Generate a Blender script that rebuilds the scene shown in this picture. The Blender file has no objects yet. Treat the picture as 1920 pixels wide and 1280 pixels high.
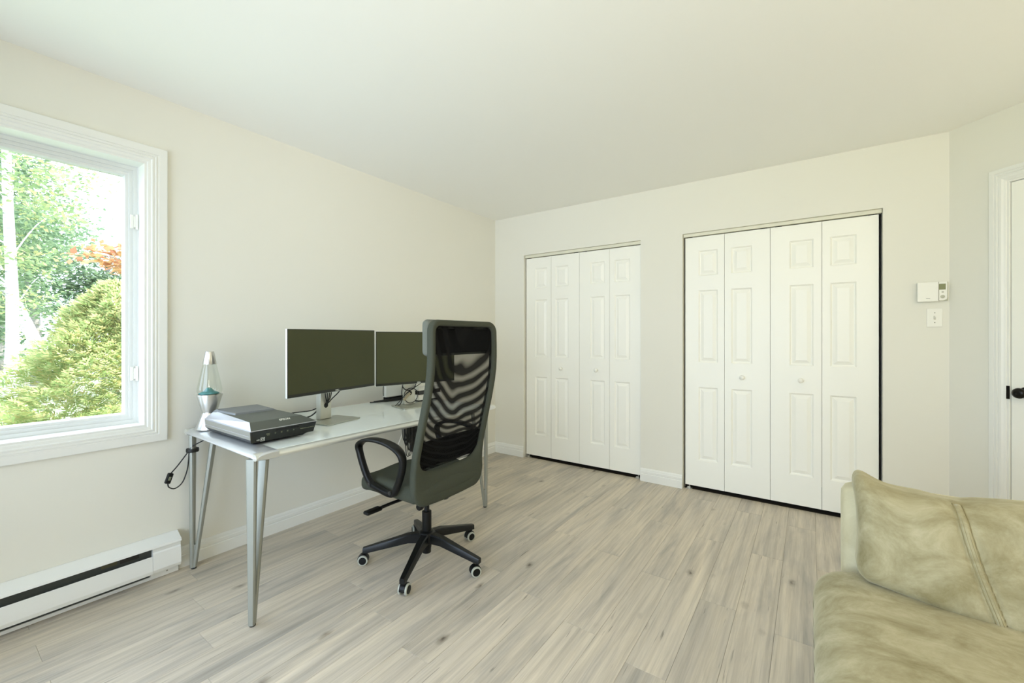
import bpy, bmesh, math, random
import numpy as np
from mathutils import Vector, Matrix, noise
random.seed(7); rng = np.random.default_rng(7)
S = bpy.context.scene
COL = S.collection
PI = math.pi

# ------------------------------------------------------------------ camera
cam_d = bpy.data.cameras.new('camera'); cam = bpy.data.objects.new('camera', cam_d); COL.objects.link(cam)
cam.location = (2.711, -3.570, 1.22)
cam.rotation_euler = (PI/2, 0, math.radians(35.06))
cam_d.sensor_width = 36.0; cam_d.lens = 795/1920*36.0
cam_d.shift_y = -10/1920.0
cam_d.clip_start = 0.02; cam_d.clip_end = 300
S.camera = cam

# ------------------------------------------------------------------ world, sun, exposure
W = bpy.data.worlds.new('sky'); S.world = W; W.use_nodes = True
bg = W.node_tree.nodes['Background']
bg.inputs['Color'].default_value = (0.68, 0.82, 1.0, 1)
bg.inputs['Strength'].default_value = 4.4
sun_d = bpy.data.lights.new('sun', 'SUN'); sun = bpy.data.objects.new('sun', sun_d); COL.objects.link(sun)
sun_d.energy = 7.0; sun_d.angle = 0.02; sun_d.color = (1.0, 0.93, 0.80)
sun.rotation_euler = Vector((-0.45, -0.55, -0.9)).to_track_quat('-Z', 'Y').to_euler()
S.view_settings.view_transform = 'Standard'; S.view_settings.look = 'None'
FILL_A, FILL_B, FILL_SPOT = 2.2, 4.0, 90.0                       # glow of two added fill lamps' shades, watts of the added spot
S.view_settings.exposure = 0.56; S.view_settings.gamma = 1.0
S.view_settings.use_curve_mapping = False
S.cycles.max_bounces = 10; S.cycles.diffuse_bounces = 6; S.cycles.glossy_bounces = 5
S.cycles.transmission_bounces = 8; S.cycles.transparent_max_bounces = 24
S.cycles.use_denoising = True; S.cycles.use_adaptive_sampling = True; S.cycles.adaptive_threshold = 0.04
S.cycles.sample_clamp_indirect = 6.0
S.cycles.caustics_refractive = False; S.cycles.caustics_reflective = False

# ------------------------------------------------------------------ helpers
def lin(c):
    return tuple(((x/255.0)/12.92 if x/255.0 <= 0.04045 else ((x/255.0+0.055)/1.055)**2.4) for x in c) + (1.0,)

MATS = {}
def nt_new(name):
    m = bpy.data.materials.new(name); m.use_nodes = True
    return m, m.node_tree, m.node_tree.nodes['Principled BSDF']

def mat(name, rgb, rough=0.5, metal=0.0, bump=0.0, bscale=200.0, spec=0.5, var=0.0, vscale=4.0, coat=0.0, stretch=None, detail=4.0):
    """procedural principled material: noise colour variation and noise bump"""
    if name in MATS: return MATS[name]
    m, nt, p = nt_new(name)
    c = lin(rgb)
    p.inputs['Base Color'].default_value = c
    p.inputs['Roughness'].default_value = rough
    p.inputs['Metallic'].default_value = metal
    p.inputs['Specular IOR Level'].default_value = spec
    p.inputs['Coat Weight'].default_value = coat
    tc = nt.nodes.new('ShaderNodeTexCoord')
    vec = tc.outputs['Object']
    if stretch:
        mp = nt.nodes.new('ShaderNodeMapping'); mp.inputs['Scale'].default_value = stretch
        nt.links.new(vec, mp.inputs['Vector']); vec = mp.outputs['Vector']
    if var > 0:
        n = nt.nodes.new('ShaderNodeTexNoise'); n.inputs['Scale'].default_value = vscale; n.inputs['Detail'].default_value = detail
        nt.links.new(vec, n.inputs['Vector'])
        r = nt.nodes.new('ShaderNodeValToRGB')
        r.color_ramp.elements[0].position = 0.3; r.color_ramp.elements[1].position = 0.7
        r.color_ramp.elements[0].color = tuple(x*(1-var) for x in c[:3])+(1,)
        r.color_ramp.elements[1].color = tuple(min(1, x*(1+var)) for x in c[:3])+(1,)
        nt.links.new(n.outputs['Fac'], r.inputs['Fac']); nt.links.new(r.outputs['Color'], p.inputs['Base Color'])
    if bump > 0:
        n2 = nt.nodes.new('ShaderNodeTexNoise'); n2.inputs['Scale'].default_value = bscale; n2.inputs['Detail'].default_value = 3
        nt.links.new(vec, n2.inputs['Vector'])
        b = nt.nodes.new('ShaderNodeBump'); b.inputs['Strength'].default_value = bump; b.inputs['Distance'].default_value = 0.002
        nt.links.new(n2.outputs['Fac'], b.inputs['Height']); nt.links.new(b.outputs['Normal'], p.inputs['Normal'])
    MATS[name] = m
    return m

def pane_mat(name, tint=(1, 1, 1), const=None):
    m, nt, p = nt_new(name); nt.nodes.remove(p)
    t = nt.nodes.new('ShaderNodeBsdfTransparent'); t.inputs['Color'].default_value = tint+(1,)
    g = nt.nodes.new('ShaderNodeBsdfGlossy'); g.inputs['Roughness'].default_value = 0.02
    f = nt.nodes.new('ShaderNodeFresnel'); f.inputs['IOR'].default_value = 1.35
    mx = nt.nodes.new('ShaderNodeMixShader')
    if const is None: nt.links.new(f.outputs['Fac'], mx.inputs['Fac'])
    else: mx.inputs['Fac'].default_value = const
    nt.links.new(t.outputs[0], mx.inputs[1]); nt.links.new(g.outputs[0], mx.inputs[2])
    nt.links.new(mx.outputs[0], nt.nodes['Material Output'].inputs['Surface'])
    return m

def tag(o, label=None, cat=None, group=None, kind=None):
    if label: o['label'] = label
    if cat: o['category'] = cat
    if group: o['group'] = group
    if kind: o['kind'] = kind
    return o

def empty(name, loc, label=None, cat=None, group=None, kind=None):
    o = bpy.data.objects.new(name, None); COL.objects.link(o); o.location = loc; o.empty_display_size = 0.1
    return tag(o, label, cat, group, kind)

def link(o, parent=None):
    COL.objects.link(o)
    if parent is not None:
        o.parent = parent
        if parent.type == 'EMPTY':
            o.matrix_parent_inverse = Matrix.Translation(parent.location).inverted()
    return o

class B:
    """collects shapes in one bmesh; everything in world coordinates"""
    def __init__(s): s.bm = bmesh.new()
    def quad(s, pts): return s.bm.faces.new([s.bm.verts.new(p) for p in pts])
    def hexa(s, P, bevel=0.0, seg=2):
        """8 points: bottom 4 (ccw), top 4"""
        v = [s.bm.verts.new(p) for p in P]
        fs = []
        for f in ((3,2,1,0),(4,5,6,7),(0,1,5,4),(1,2,6,5),(2,3,7,6),(3,0,4,7)): fs.append(s.bm.faces.new([v[i] for i in f]))
        if bevel > 0:
            es = list({e for f in fs for e in f.edges})
            bmesh.ops.bevel(s.bm, geom=es, offset=bevel, segments=seg, profile=0.5, affect='EDGES', clamp_overlap=True)
        return s
    def box(s, x0, x1, y0, y1, z0, z1, bevel=0.0, seg=2, M=None):
        P = [(x0,y0,z0),(x1,y0,z0),(x1,y1,z0),(x0,y1,z0),(x0,y0,z1),(x1,y0,z1),(x1,y1,z1),(x0,y1,z1)]
        if M is not None: P = [tuple(M @ Vector(p)) for p in P]
        return s.hexa(P, bevel, seg)
    def prism(s, poly, ext, M=None):
        """poly: list of 3D points (planar), ext: extrusion vector"""
        e = Vector(ext); a = [Vector(p) for p in poly]; b = [p+e for p in a]
        if M is not None: a = [M @ p for p in a]; b = [M @ p for p in b]
        va = [s.bm.verts.new(p) for p in a]; vb = [s.bm.verts.new(p) for p in b]
        n = len(va)
        s.bm.faces.new(va[::-1]); s.bm.faces.new(vb)
        for i in range(n): s.bm.faces.new([va[i], va[(i+1) % n], vb[(i+1) % n], vb[i]])
        return s
    def rings(s, R, closed=False, cap=True, loop=True):
        """R: list of rings of points; loop: rings are closed loops; closed: last ring joins the first"""
        V = [[s.bm.verts.new(p) for p in r] for r in R]
        n = len(V[0]); m = len(V)
        for i in range(m if closed else m-1):
            a, b = V[i], V[(i+1) % m]
            for j in range(n if loop else n-1):
                k = (j+1) % n
                s.bm.faces.new([a[j], a[k], b[k], b[j]])
        if cap and not closed and loop:
            s.bm.faces.new(V[0][::-1]); s.bm.faces.new(V[-1])
        return s
    def tube(s, pts, r, n=8, closed=False, sx=1.0, up=None):
        pts = [Vector(p) for p in pts]; m = len(pts)
        R = []; prev = Vector(up) if up else None
        for i, p in enumerate(pts):
            if closed: t = pts[(i+1) % m]-pts[i-1]
            else: t = pts[min(i+1, m-1)]-pts[max(i-1, 0)]
            t.normalize()
            if prev is None: prev = Vector((0,0,1)) if abs(t.z) < 0.9 else Vector((1,0,0))
            u = prev - t*prev.dot(t)
            if u.length < 1e-5: u = t.orthogonal()
            u.normalize(); w = t.cross(u); prev = u if up is None else Vector(up)
            rr = r[i] if isinstance(r, (list, tuple)) else r
            R.append([p + u*math.cos(2*PI*k/n)*rr*sx + w*math.sin(2*PI*k/n)*rr for k in range(n)])
        return s.rings(R, closed=closed)
    def lathe(s, prof, c=(0,0,0), n=32, axis=None):
        """prof: (radius, height); axis: Matrix that turns z to the axis"""
        R = []
        for r, h in prof:
            ring = []
            for k in range(n):
                q = Vector((max(r,1e-4)*math.cos(2*PI*k/n), max(r,1e-4)*math.sin(2*PI*k/n), h))
                if axis is not None: q = axis @ q
                ring.append(q+Vector(c))
            R.append(ring)
        return s.rings(R)
    def build(s, name, m, parent=None, smooth=False, angle=None):
        bmesh.ops.recalc_face_normals(s.bm, faces=s.bm.faces)
        me = bpy.data.meshes.new(name); s.bm.to_mesh(me); s.bm.free()
        if smooth or angle:
            me.polygons.foreach_set('use_smooth', [True]*len(me.polygons))
        if angle: me.set_sharp_from_angle(angle=math.radians(angle))
        me.materials.append(m)
        o = bpy.data.objects.new(name, me)
        return link(o, parent)

def catmull(P, n=8, closed=False):
    P = [Vector(p) for p in P]; out = []; m = len(P)
    for i in range(m if closed else m-1):
        if closed: p0, p1, p2, p3 = P[i-1], P[i], P[(i+1) % m], P[(i+2) % m]
        else: p0, p1, p2, p3 = P[max(i-1,0)], P[i], P[i+1], P[min(i+2,m-1)]
        for k in range(n):
            t = k/n
            out.append(0.5*((2*p1)+(-p0+p2)*t+(2*p0-5*p1+4*p2-p3)*t*t+(-p0+3*p1-3*p2+p3)*t*t*t))
    if not closed: out.append(P[-1])
    return out

def sweep_rect(b, f, rect, prof, sides='lrtb'):
    """mitred frame. f(u,v,n)->world. rect=(u0,u1,v0,v1) outer. prof: list of (inset, n). all 4 sides, or 3 (no bottom)"""
    u0, u1, v0, v1 = rect
    if sides == 'lrtb':
        R = [[f(u0+i, v0+i, n) for i, n in prof], [f(u1-i, v0+i, n) for i, n in prof],
             [f(u1-i, v1-i, n) for i, n in prof], [f(u0+i, v1-i, n) for i, n in prof]]
        b.rings(R, closed=True, loop=True)
    else:
        R = [[f(u0+i, v0, n) for i, n in prof], [f(u0+i, v1-i, n) for i, n in prof],
             [f(u1-i, v1-i, n) for i, n in prof], [f(u1-i, v0, n) for i, n in prof]]
        b.rings(R, closed=False, loop=True)
    return b

def soft_box(b, c, h, r, n, fn=None, M=None):
    """rounded box: centre c, half sizes h, corner radius r, n cells per axis; fn(local vector)->local vector"""
    def mp(p):
        q = Vector((p[0]*h[0], p[1]*h[1], p[2]*h[2]))
        i = Vector([max(-(h[k]-r), min(h[k]-r, q[k])) for k in range(3)])
        d = q-i
        if d.length > 1e-9: q = i+d.normalized()*r
        if fn: q = fn(q)
        q = q+Vector(c)
        return M @ q if M is not None else q
    vd = {}
    def V(i, j, k):
        key = (i, j, k)
        if key not in vd:
            vd[key] = b.bm.verts.new(mp((2*i/n[0]-1, 2*j/n[1]-1, 2*k/n[2]-1)))
        return vd[key]
    nx, ny, nz = n
    for i in range(nx):
        for j in range(ny):
            for k in (0, nz): b.bm.faces.new([V(i,j,k), V(i+1,j,k), V(i+1,j+1,k), V(i,j+1,k)])
    for i in range(nx):
        for k in range(nz):
            for j in (0, ny): b.bm.faces.new([V(i,j,k), V(i+1,j,k), V(i+1,j,k+1), V(i,j,k+1)])
    for j in range(ny):
        for k in range(nz):
            for i in (0, nx): b.bm.faces.new([V(i,j,k), V(i,j+1,k), V(i,j+1,k+1), V(i,j,k+1)])
    return b

def wall_holes(b, f, u0, u1, v0, v1, holes, thick):
    """wall slab with rectangular holes; f(u,v,n), n=0 is the room side, n=-thick behind"""
    us = sorted({u0, u1} | {x for h in holes for x in h[:2]}); vs = sorted({v0, v1} | {x for h in holes for x in h[2:]})
    us = [u for u in us if u0 <= u <= u1]; vs = [v for v in vs if v0 <= v <= v1]
    vd = {}
    def V(u, v, n):
        k = (round(u,5), round(v,5), n)
        if k not in vd: vd[k] = b.bm.verts.new(f(u, v, n))
        return vd[k]
    inh = lambda u, v: any(h[0] < u < h[1] and h[2] < v < h[3] for h in holes)
    solid = {}
    for i in range(len(us)-1):
        for j in range(len(vs)-1):
            solid[i, j] = not inh((us[i]+us[i+1])/2, (vs[j]+vs[j+1])/2)
    for (i, j), s_ in solid.items():
        if not s_: continue
        a, c, d, e = us[i], us[i+1], vs[j], vs[j+1]
        for n in (0.0, -thick): b.bm.faces.new([V(a,d,n), V(c,d,n), V(c,e,n), V(a,e,n)])
        for (di, dj, p, q) in ((-1,0,(a,d),(a,e)),(1,0,(c,d),(c,e)),(0,-1,(a,d),(c,d)),(0,1,(a,e),(c,e))):
            if not solid.get((i+di, j+dj), False):
                b.bm.faces.new([V(*p,0.0), V(*q,0.0), V(*q,-thick), V(*p,-thick)])
    return b

def text(s, size, m, parent, M, ext=0.0002, name='lettering', align='CENTER'):
    c = bpy.data.curves.new('t', 'FONT'); c.body = s; c.size = size; c.extrude = ext; c.align_x = align; c.resolution_u = 2; c.offset = size*0.018
    o = bpy.data.objects.new('t', c); COL.objects.link(o)
    bpy.context.view_layer.update()
    me = bpy.data.meshes.new_from_object(o.evaluated_get(bpy.context.evaluated_depsgraph_get()))
    bpy.data.objects.remove(o); bpy.data.curves.remove(c)
    me.transform(M); me.materials.clear(); me.materials.append(m); me.name = name
    return link(bpy.data.objects.new(name, me), parent)

# ------------------------------------------------------------------ materials
M_wall = mat('wall_paint', (231, 229, 218), 0.85, bump=0.05, bscale=350, spec=0.25)
M_ceil = mat('ceiling_paint', (247, 246, 240), 0.9, bump=0.05, bscale=300, spec=0.2)
M_trim = mat('white_trim_paint', (236, 236, 230), 0.38, bump=0.006, bscale=60)
M_door = mat('white_door_paint', (246, 245, 236), 0.42, bump=0.06, bscale=90, stretch=(1, 1, 0.1))
M_vinyl = mat('white_vinyl', (222, 223, 220), 0.3, bump=0.01)
M_heater = mat('heater_enamel', (238, 239, 236), 0.3, bump=0.03, bscale=40)
M_dark = mat('dark_cavity', (38, 40, 38), 0.8, bump=0.1)
M_black = mat('black_plastic', (9, 10, 9), 0.42, bump=0.05, bscale=500, spec=0.3)
M_blackm = mat('black_coated_steel', (10, 11, 10), 0.38, bump=0.03, bscale=300, spec=0.35)
M_alu = mat('brushed_aluminium', (225, 226, 218), 0.32, metal=0.55, bump=0.04, bscale=300, stretch=(1, 0.05, 1))
M_legm = mat('satin_grey_steel', (160, 162, 153), 0.45, metal=0.5, bump=0.04, bscale=200, stretch=(1, 1, 0.05))
M_silver = mat('silver_plastic', (205, 206, 200), 0.35, metal=0.35, bump=0.02)
M_screen = mat('matte_screen', (66, 68, 42), 0.55, bump=0.03, bscale=900, spec=0.35)
M_bezel = mat('dark_bezel', (30, 33, 24), 0.4, bump=0.02)
M_white = mat('white_plastic', (238, 237, 228), 0.35, bump=0.02)
M_ink = mat('white_print', (225, 226, 215), 0.5, bump=0.01)
M_greyink = mat('grey_print', (120, 124, 100), 0.5, bump=0.01)
M_bronze = mat('dark_bronze', (28, 25, 21), 0.28, metal=0.6, bump=0.04, bscale=120)
M_cord = mat('black_cord', (20, 21, 17), 0.5, bump=0.05)
M_glass = pane_mat('window_glass')

def floor_mat():
    m, nt, p = nt_new('laminate_oak')
    L = nt.links; N = nt.nodes.new
    tc = N('ShaderNodeTexCoord'); oi = N('ShaderNodeObjectInfo')
    off = N('ShaderNodeVectorMath'); off.operation = 'SCALE'; off.inputs['Scale'].default_value = 37.0
    cmb = N('ShaderNodeCombineXYZ'); L.new(oi.outputs['Random'], cmb.inputs[0]); L.new(oi.outputs['Random'], cmb.inputs[1]); L.new(oi.outputs['Random'], cmb.inputs[2])
    L.new(cmb.outputs[0], off.inputs[0])
    add = N('ShaderNodeVectorMath'); L.new(tc.outputs['Object'], add.inputs[0]); L.new(off.outputs[0], add.inputs[1])
    def mapped(sx, sy):
        mp = N('ShaderNodeMapping'); mp.inputs['Scale'].default_value = (sx, sy, 1); L.new(add.outputs[0], mp.inputs['Vector']); return mp.outputs[0]
    def noi(vec, sc, det=5, rough=0.55, dist=0.0):
        n = N('ShaderNodeTexNoise'); n.inputs['Scale'].default_value = sc; n.inputs['Detail'].default_value = det
        n.inputs['Roughness'].default_value = rough; n.inputs['Distortion'].default_value = dist; L.new(vec, n.inputs['Vector']); return n.outputs['Fac']
    def ramp(fac, els):
        r = N('ShaderNodeValToRGB'); e = r.color_ramp.elements
        while len(e) < len(els): e.new(0.5)
        for q, (pos, c) in zip(e, els): q.position = pos; q.color = c if len(c) == 4 else lin(c)
        L.new(fac, r.inputs['Fac']); return r.outputs['Color']
    def mix(mode, fac, a, b_):
        x = N('ShaderNodeMix'); x.data_type = 'RGBA'; x.blend_type = mode
        if isinstance(fac, float): x.inputs[0].default_value = fac
        else: L.new(fac, x.inputs[0])
        L.new(a, x.inputs[6])
        if isinstance(b_, tuple): x.inputs[7].default_value = b_
        else: L.new(b_, x.inputs[7])
        return x.outputs[2]
    base = ramp(oi.outputs['Random'], [(0.0, (204, 194, 178)), (0.35, (214, 203, 186)), (0.7, (209, 199, 183)), (1.0, (218, 206, 187))])
    broad = ramp(noi(mapped(7, 1.1), 1.0, 4, 0.6, 0.6), [(0.30, (0.55, 0.58, 0.63, 1)), (0.5, (0.92, 0.92, 0.92, 1)), (0.70, (1.12, 1.10, 1.05, 1))])
    c = mix('MULTIPLY', 0.75, base, broad)
    grain = ramp(noi(mapped(70, 2.2), 1.0, 6, 0.65, 0.8), [(0.3, (0.72, 0.71, 0.70, 1)), (0.55, (1, 1, 1, 1)), (0.8, (1.06, 1.06, 1.05, 1))])
    c = mix('MULTIPLY', 0.75, c, grain)
    wv = N('ShaderNodeTexWave'); wv.wave_type = 'BANDS'; wv.bands_direction = 'X'; wv.inputs['Scale'].default_value = 1.0; wv.inputs['Distortion'].default_value = 9.0; wv.inputs['Detail'].default_value = 2.0; wv.inputs['Detail Scale'].default_value = 0.5
    L.new(mapped(7, 0.6), wv.inputs['Vector'])
    cath = ramp(wv.outputs['Fac'], [(0.0, (0.86, 0.85, 0.83, 1)), (0.35, (1, 1, 1, 1)), (1.0, (1.03, 1.03, 1.03, 1))])
    c = mix('MULTIPLY', 0.45, c, cath)
    streak = ramp(noi(mapped(22, 0.8), 1.0, 5, 0.6, 0.4), [(0.30, (0.70, 0.70, 0.71, 1)), (0.48, (1, 1, 1, 1)), (0.75, (1.08, 1.07, 1.05, 1))])
    c = mix('MULTIPLY', 0.5, c, streak)
    crack = ramp(noi(mapped(55, 2.6), 1.0, 2, 0.5, 1.5), [(0.25, (0.42, 0.41, 0.40, 1)), (0.31, (1, 1, 1, 1))])
    c = mix('MULTIPLY', 0.8, c, crack)
    fine = ramp(noi(mapped(260, 6), 1.0, 3, 0.6), [(0.3, (0.86, 0.86, 0.86, 1)), (0.6, (1, 1, 1, 1))])
    c = mix('MULTIPLY', 0.6, c, fine)
    # knots
    vo = N('ShaderNodeTexVoronoi'); vo.inputs['Scale'].default_value = 1.0; vo.inputs['Randomness'].default_value = 1.0
    warp = N('ShaderNodeVectorMath'); wn = N('ShaderNodeTexNoise'); wn.inputs['Scale'].default_value = 25; L.new(add.outputs[0], wn.inputs['Vector'])
    sc = N('ShaderNodeVectorMath'); sc.operation = 'SCALE'; sc.inputs['Scale'].default_value = 0.03; L.new(wn.outputs['Color'], sc.inputs[0])
    L.new(add.outputs[0], warp.inputs[0]); L.new(sc.outputs[0], warp.inputs[1])
    mpk = N('ShaderNodeMapping'); mpk.inputs['Scale'].default_value = (7.5, 3.6, 1); L.new(warp.outputs[0], mpk.inputs['Vector'])
    L.new(mpk.outputs[0], vo.inputs['Vector'])
    kn = ramp(vo.outputs['Distance'], [(0.02, (0.22, 0.20, 0.18, 1)), (0.06, (0.62, 0.60, 0.58, 1)), (0.16, (1, 1, 1, 1))])
    sel = ramp(noi(mapped(3.1, 1.7), 1.0, 1), [(0.42, (0, 0, 0, 1)), (0.47, (1, 1, 1, 1))])
    c2 = mix('MULTIPLY', 1.0, c, kn)
    c = mix('MIX', sel, c, c2)
    L.new(c, p.inputs['Base Color'])
    p.inputs['Roughness'].default_value = 0.42; p.inputs['Specular IOR Level'].default_value = 0.45
    b = N('ShaderNodeBump'); b.inputs['Strength'].default_value = 0.12; b.inputs['Distance'].default_value = 0.001
    L.new(grain, b.inputs['Height']); L.new(b.outputs['Normal'], p.inputs['Normal'])
    return m
M_floor = floor_mat()

# ------------------------------------------------------------------ the room
H = 2.44; XR = 5.4; YR = -4.7
XW = -0.012                                   # face of the window wall
fl = B(); fl.box(XW-0.2, XR+0.2, YR-0.2, 0.7, -0.20, -0.010); floor = fl.build('floor', mat('subfloor', (70, 62, 50), 0.9, bump=0.1)); tag(floor, kind='structure')
# planks run along the window wall; each one is a piece
PW = 0.149; X0 = 2.4438
k0 = int(math.floor((XW-X0)/PW)); k1 = int(math.ceil((XR-X0)/PW))
plank_mesh = {}
joints = {}
def plank(x0, x1, y0, y1):
    w = x1-x0; l = y1-y0; key = (round(w, 3), round(l, 3))
    if key not in plank_mesh:
        b = B(); g = 0.0003; ch = 0.0008
        P = lambda i, z: [(g+i, g+i, z), (w-g-i, g+i, z), (w-g-i, l-g-i, z), (g+i, l-g-i, z)]
        b.rings([P(0, -0.0095), P(0, -ch), P(ch, 0.0)])
        bmesh.ops.recalc_face_normals(b.bm, faces=b.bm.faces)
        me = bpy.data.meshes.new('plank'); b.bm.to_mesh(me); b.bm.free(); me.materials.append(M_floor); plank_mesh[key] = me
    o = bpy.data.objects.new('plank', plank_mesh[key]); o.location = (x0, y0, 0); link(o, floor)
for k in range(k0, k1):
    xa = max(XW, X0+k*PW); xb = min(XR, X0+(k+1)*PW)
    if xb-xa < 0.02: continue
    y = YR; first = ((k*0.47+0.13) % 1.0)*1.22
    ys = [YR]; yy = YR+max(0.2, first)
    while yy < 0.03-0.15: ys.append(yy); yy += 1.22
    ys.append(0.035)
    for a, b_ in zip(ys[:-1], ys[1:]): plank(xa, xb, a, b_)

c_ = B(); c_.box(XW-0.2, XR+0.2, YR-0.2, 0.8, H, H+0.15); tag(c_.build('ceiling', M_ceil), kind='structure')

# window wall (x = XW), opening for the window
WY0, WY1, WZ0, WZ1 = -4.36, -2.882, 0.768, 2.092
fw = lambda u, v, n: (XW+n, u, v)
b = B(); wall_holes(b, fw, YR-0.2, 0.8, -0.2, H, [(WY0, WY1, WZ0, WZ1)], 0.2); wl = tag(b.build('wall_left', M_wall), kind='structure')
# back wall with the two closet openings
C1 = (0.350, 1.538); C2 = (1.876, 3.094); CT = 2.034
fb = lambda u, v, n: (u, -n, v)
b = B(); wall_holes(b, fb, XW, 3.394, -0.05, H, [(C1[0], C1[1], -0.05, CT), (C2[0], C2[1], -0.05, CT+0.004)], 0.11); tag(b.build('wall_back', M_wall), kind='structure')
# closet interior behind the doors
b = B(); b.box(XW, 3.5, 0.70, 0.80, -0.05, H); b.box(1.66, 1.76, 0.11, 0.70, -0.05, H); b.box(3.2, 3.3, 0.11, 0.7, -0.05, H)
tag(b.build('wall_closet', M_wall), kind='structure')
# angled wall with the door
DA = Vector((0.70711, -0.70711, 0)); NA = Vector((-0.70711, -0.70711, 0)); OA = Vector((3.394, 0, 0))
fa = lambda u, v, n: tuple(OA+DA*u+NA*n+Vector((0, 0, v)))
LA = 2.84
D0, D1, DT = 0.262, 1.07, 2.052
b = B(); wall_holes(b, fa, 0, LA, -0.05, H, [(D0, D1, -0.05, DT)], 0.12); tag(b.build('wall_right', M_wall), kind='structure')
b = B(); b.box(XR, XR+0.15, YR-0.2, -2.0, -0.05, H); tag(b.build('wall_side', M_wall), kind='structure')
# wall behind the photographer, with a second window
RX0, RX1, RZ0, RZ1 = 0.35, 2.95, 0.12, 2.15
fr = lambda u, v, n: (u, YR+n, v)
b = B(); wall_holes(b, fr, XW, XR+0.15, -0.2, H, [(RX0, RX1, RZ0, RZ1)], 0.2); tag(b.build('wall_rear', M_wall), kind='structure')

# baseboards
def bb_prof(): return [(0, 0), (0.015, 0), (0.015, 0.060), (0.011, 0.064), (0.013, 0.070), (0.013, 0.084), (0.009, 0.089), (0.008, 0.098), (0.004, 0.106), (0, 0.108)]
def baseboard(name, f, u0, u1, pts=None):
    b = B(); b.rings([[f(u0, z, n) for n, z in bb_prof()], [f(u1, z, n) for n, z in bb_prof()]])
    return tag(b.build(name, M_trim), kind='structure')
baseboard('baseboard_left', fw, -2.752, -0.0152)
baseboard('baseboard_back', fb, XW, C1[0])
baseboard('baseboard_middle', fb, C1[1], C2[0])
baseboard('baseboard_closet_end', fb, C2[1], 3.385)
baseboard('baseboard_right', fa, 0.004, 0.186)
baseboard('baseboard_far', fa, 1.15, LA)

# ------------------------------------------------------------------ window 1
def window(name, f, rect, ext_sides, hinges, label):
    u0, u1, v0, v1 = rect
    loc = f((u0+u1)/2, v0, 0)
    w = empty(name, loc, kind='structure')
    b = B(); cw = 0.082
    # casing: fluted profile, mitred
    prof = [(0, 0), (0, 0.014), (0.003, 0.017), (0.036, 0.017), (0.038, 0.0135), (0.042, 0.0135), (0.044, 0.0165), (0.049, 0.0165), (0.051, 0.0125), (0.055, 0.0125), (0.057, 0.015), (0.063, 0.015), (0.067, 0.0105), (cw-0.004, 0.009), (cw, 0.006), (cw, 0)]
    sweep_rect(b, f, (u0-cw, u1+cw, v0-cw, v1+cw), prof); b.build('casing', M_trim, w)
    b = B(); sweep_rect(b, f, (u0-0.001, u1+0.001, v0-0.001, v1+0.001), [(0, 0.004), (0.010, 0.004), (0.012, 0.0), (0.012, -0.10), (0, -0.10)]); b.build('jamb', M_trim, w)
    b = B(); sweep_rect(b, f, (u0, u1, v0, v1), [(0.0, -0.085), (0.012, -0.085), (0.014, -0.09), (0.030, -0.09), (0.030, -0.14), (0, -0.14)]); fr_ = b.build('frame', M_vinyl, w)
    b = B(); sweep_rect(b, f, (u0+0.028, u1-0.028, v0+0.028, v1-0.028), [(0.0, -0.098), (0.016, -0.098), (0.018, -0.104), (0.030, -0.106), (0.036, -0.118), (0.036, -0.14), (0, -0.14)]); sh = b.build('sash', M_vinyl, w)
    b = B(); g0, g1, g2, g3 = u0+0.060, u1-0.060, v0+0.060, v1-0.060
    P = [f(g0, g2, -0.124), f(g1, g2, -0.124), f(g1, g3, -0.124), f(g0, g3, -0.124)]
    b.quad(P); b.build('pane', M_glass, w)
    if hinges:
        for vz in hinges:
            b = B()
            for (du, dn, hw, hh) in ((-0.036, -0.094, 0.006, 0.035), (-0.018, -0.084, 0.005, 0.038), (-0.026, -0.090, 0.004, 0.028)):
                P = [f(u1+du-hw, vz-hh, dn), f(u1+du+hw, vz-hh, dn), f(u1+du+hw, vz+hh, dn), f(u1+du-hw, vz+hh, dn)]
                Q = [f(u1+du-hw, vz-hh, dn+0.010), f(u1+du+hw, vz-hh, dn+0.010), f(u1+du+hw, vz+hh, dn+0.010), f(u1+du-hw, vz+hh, dn+0.010)]
                b.hexa(P+Q, 0.002)
            b.build('hinge', M_white, w)
    return w
window('window_1', fw, (WY0, WY1, WZ0, WZ1), True, (1.80, 1.03), '')
window('window_2', fr, (RX0, RX1, RZ0, RZ1), False, None, '')
def portal(name, loc, rot, sx, sy):
    d = bpy.data.lights.new(name, 'AREA'); d.shape = 'RECTANGLE'; d.size = sx; d.size_y = sy; d.cycles.is_portal = True
    o = bpy.data.objects.new(name, d); COL.objects.link(o); o.location = loc; o.rotation_euler = rot
portal('window_portal', (XW-0.15, (WY0+WY1)/2, (WZ0+WZ1)/2), (0, -PI/2, 0), WZ1-WZ0, WY1-WY0)
portal('rear_portal', ((RX0+RX1)/2, YR-0.15, (RZ0+RZ1)/2), (PI/2, 0, 0), RX1-RX0, RZ1-RZ0)

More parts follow.
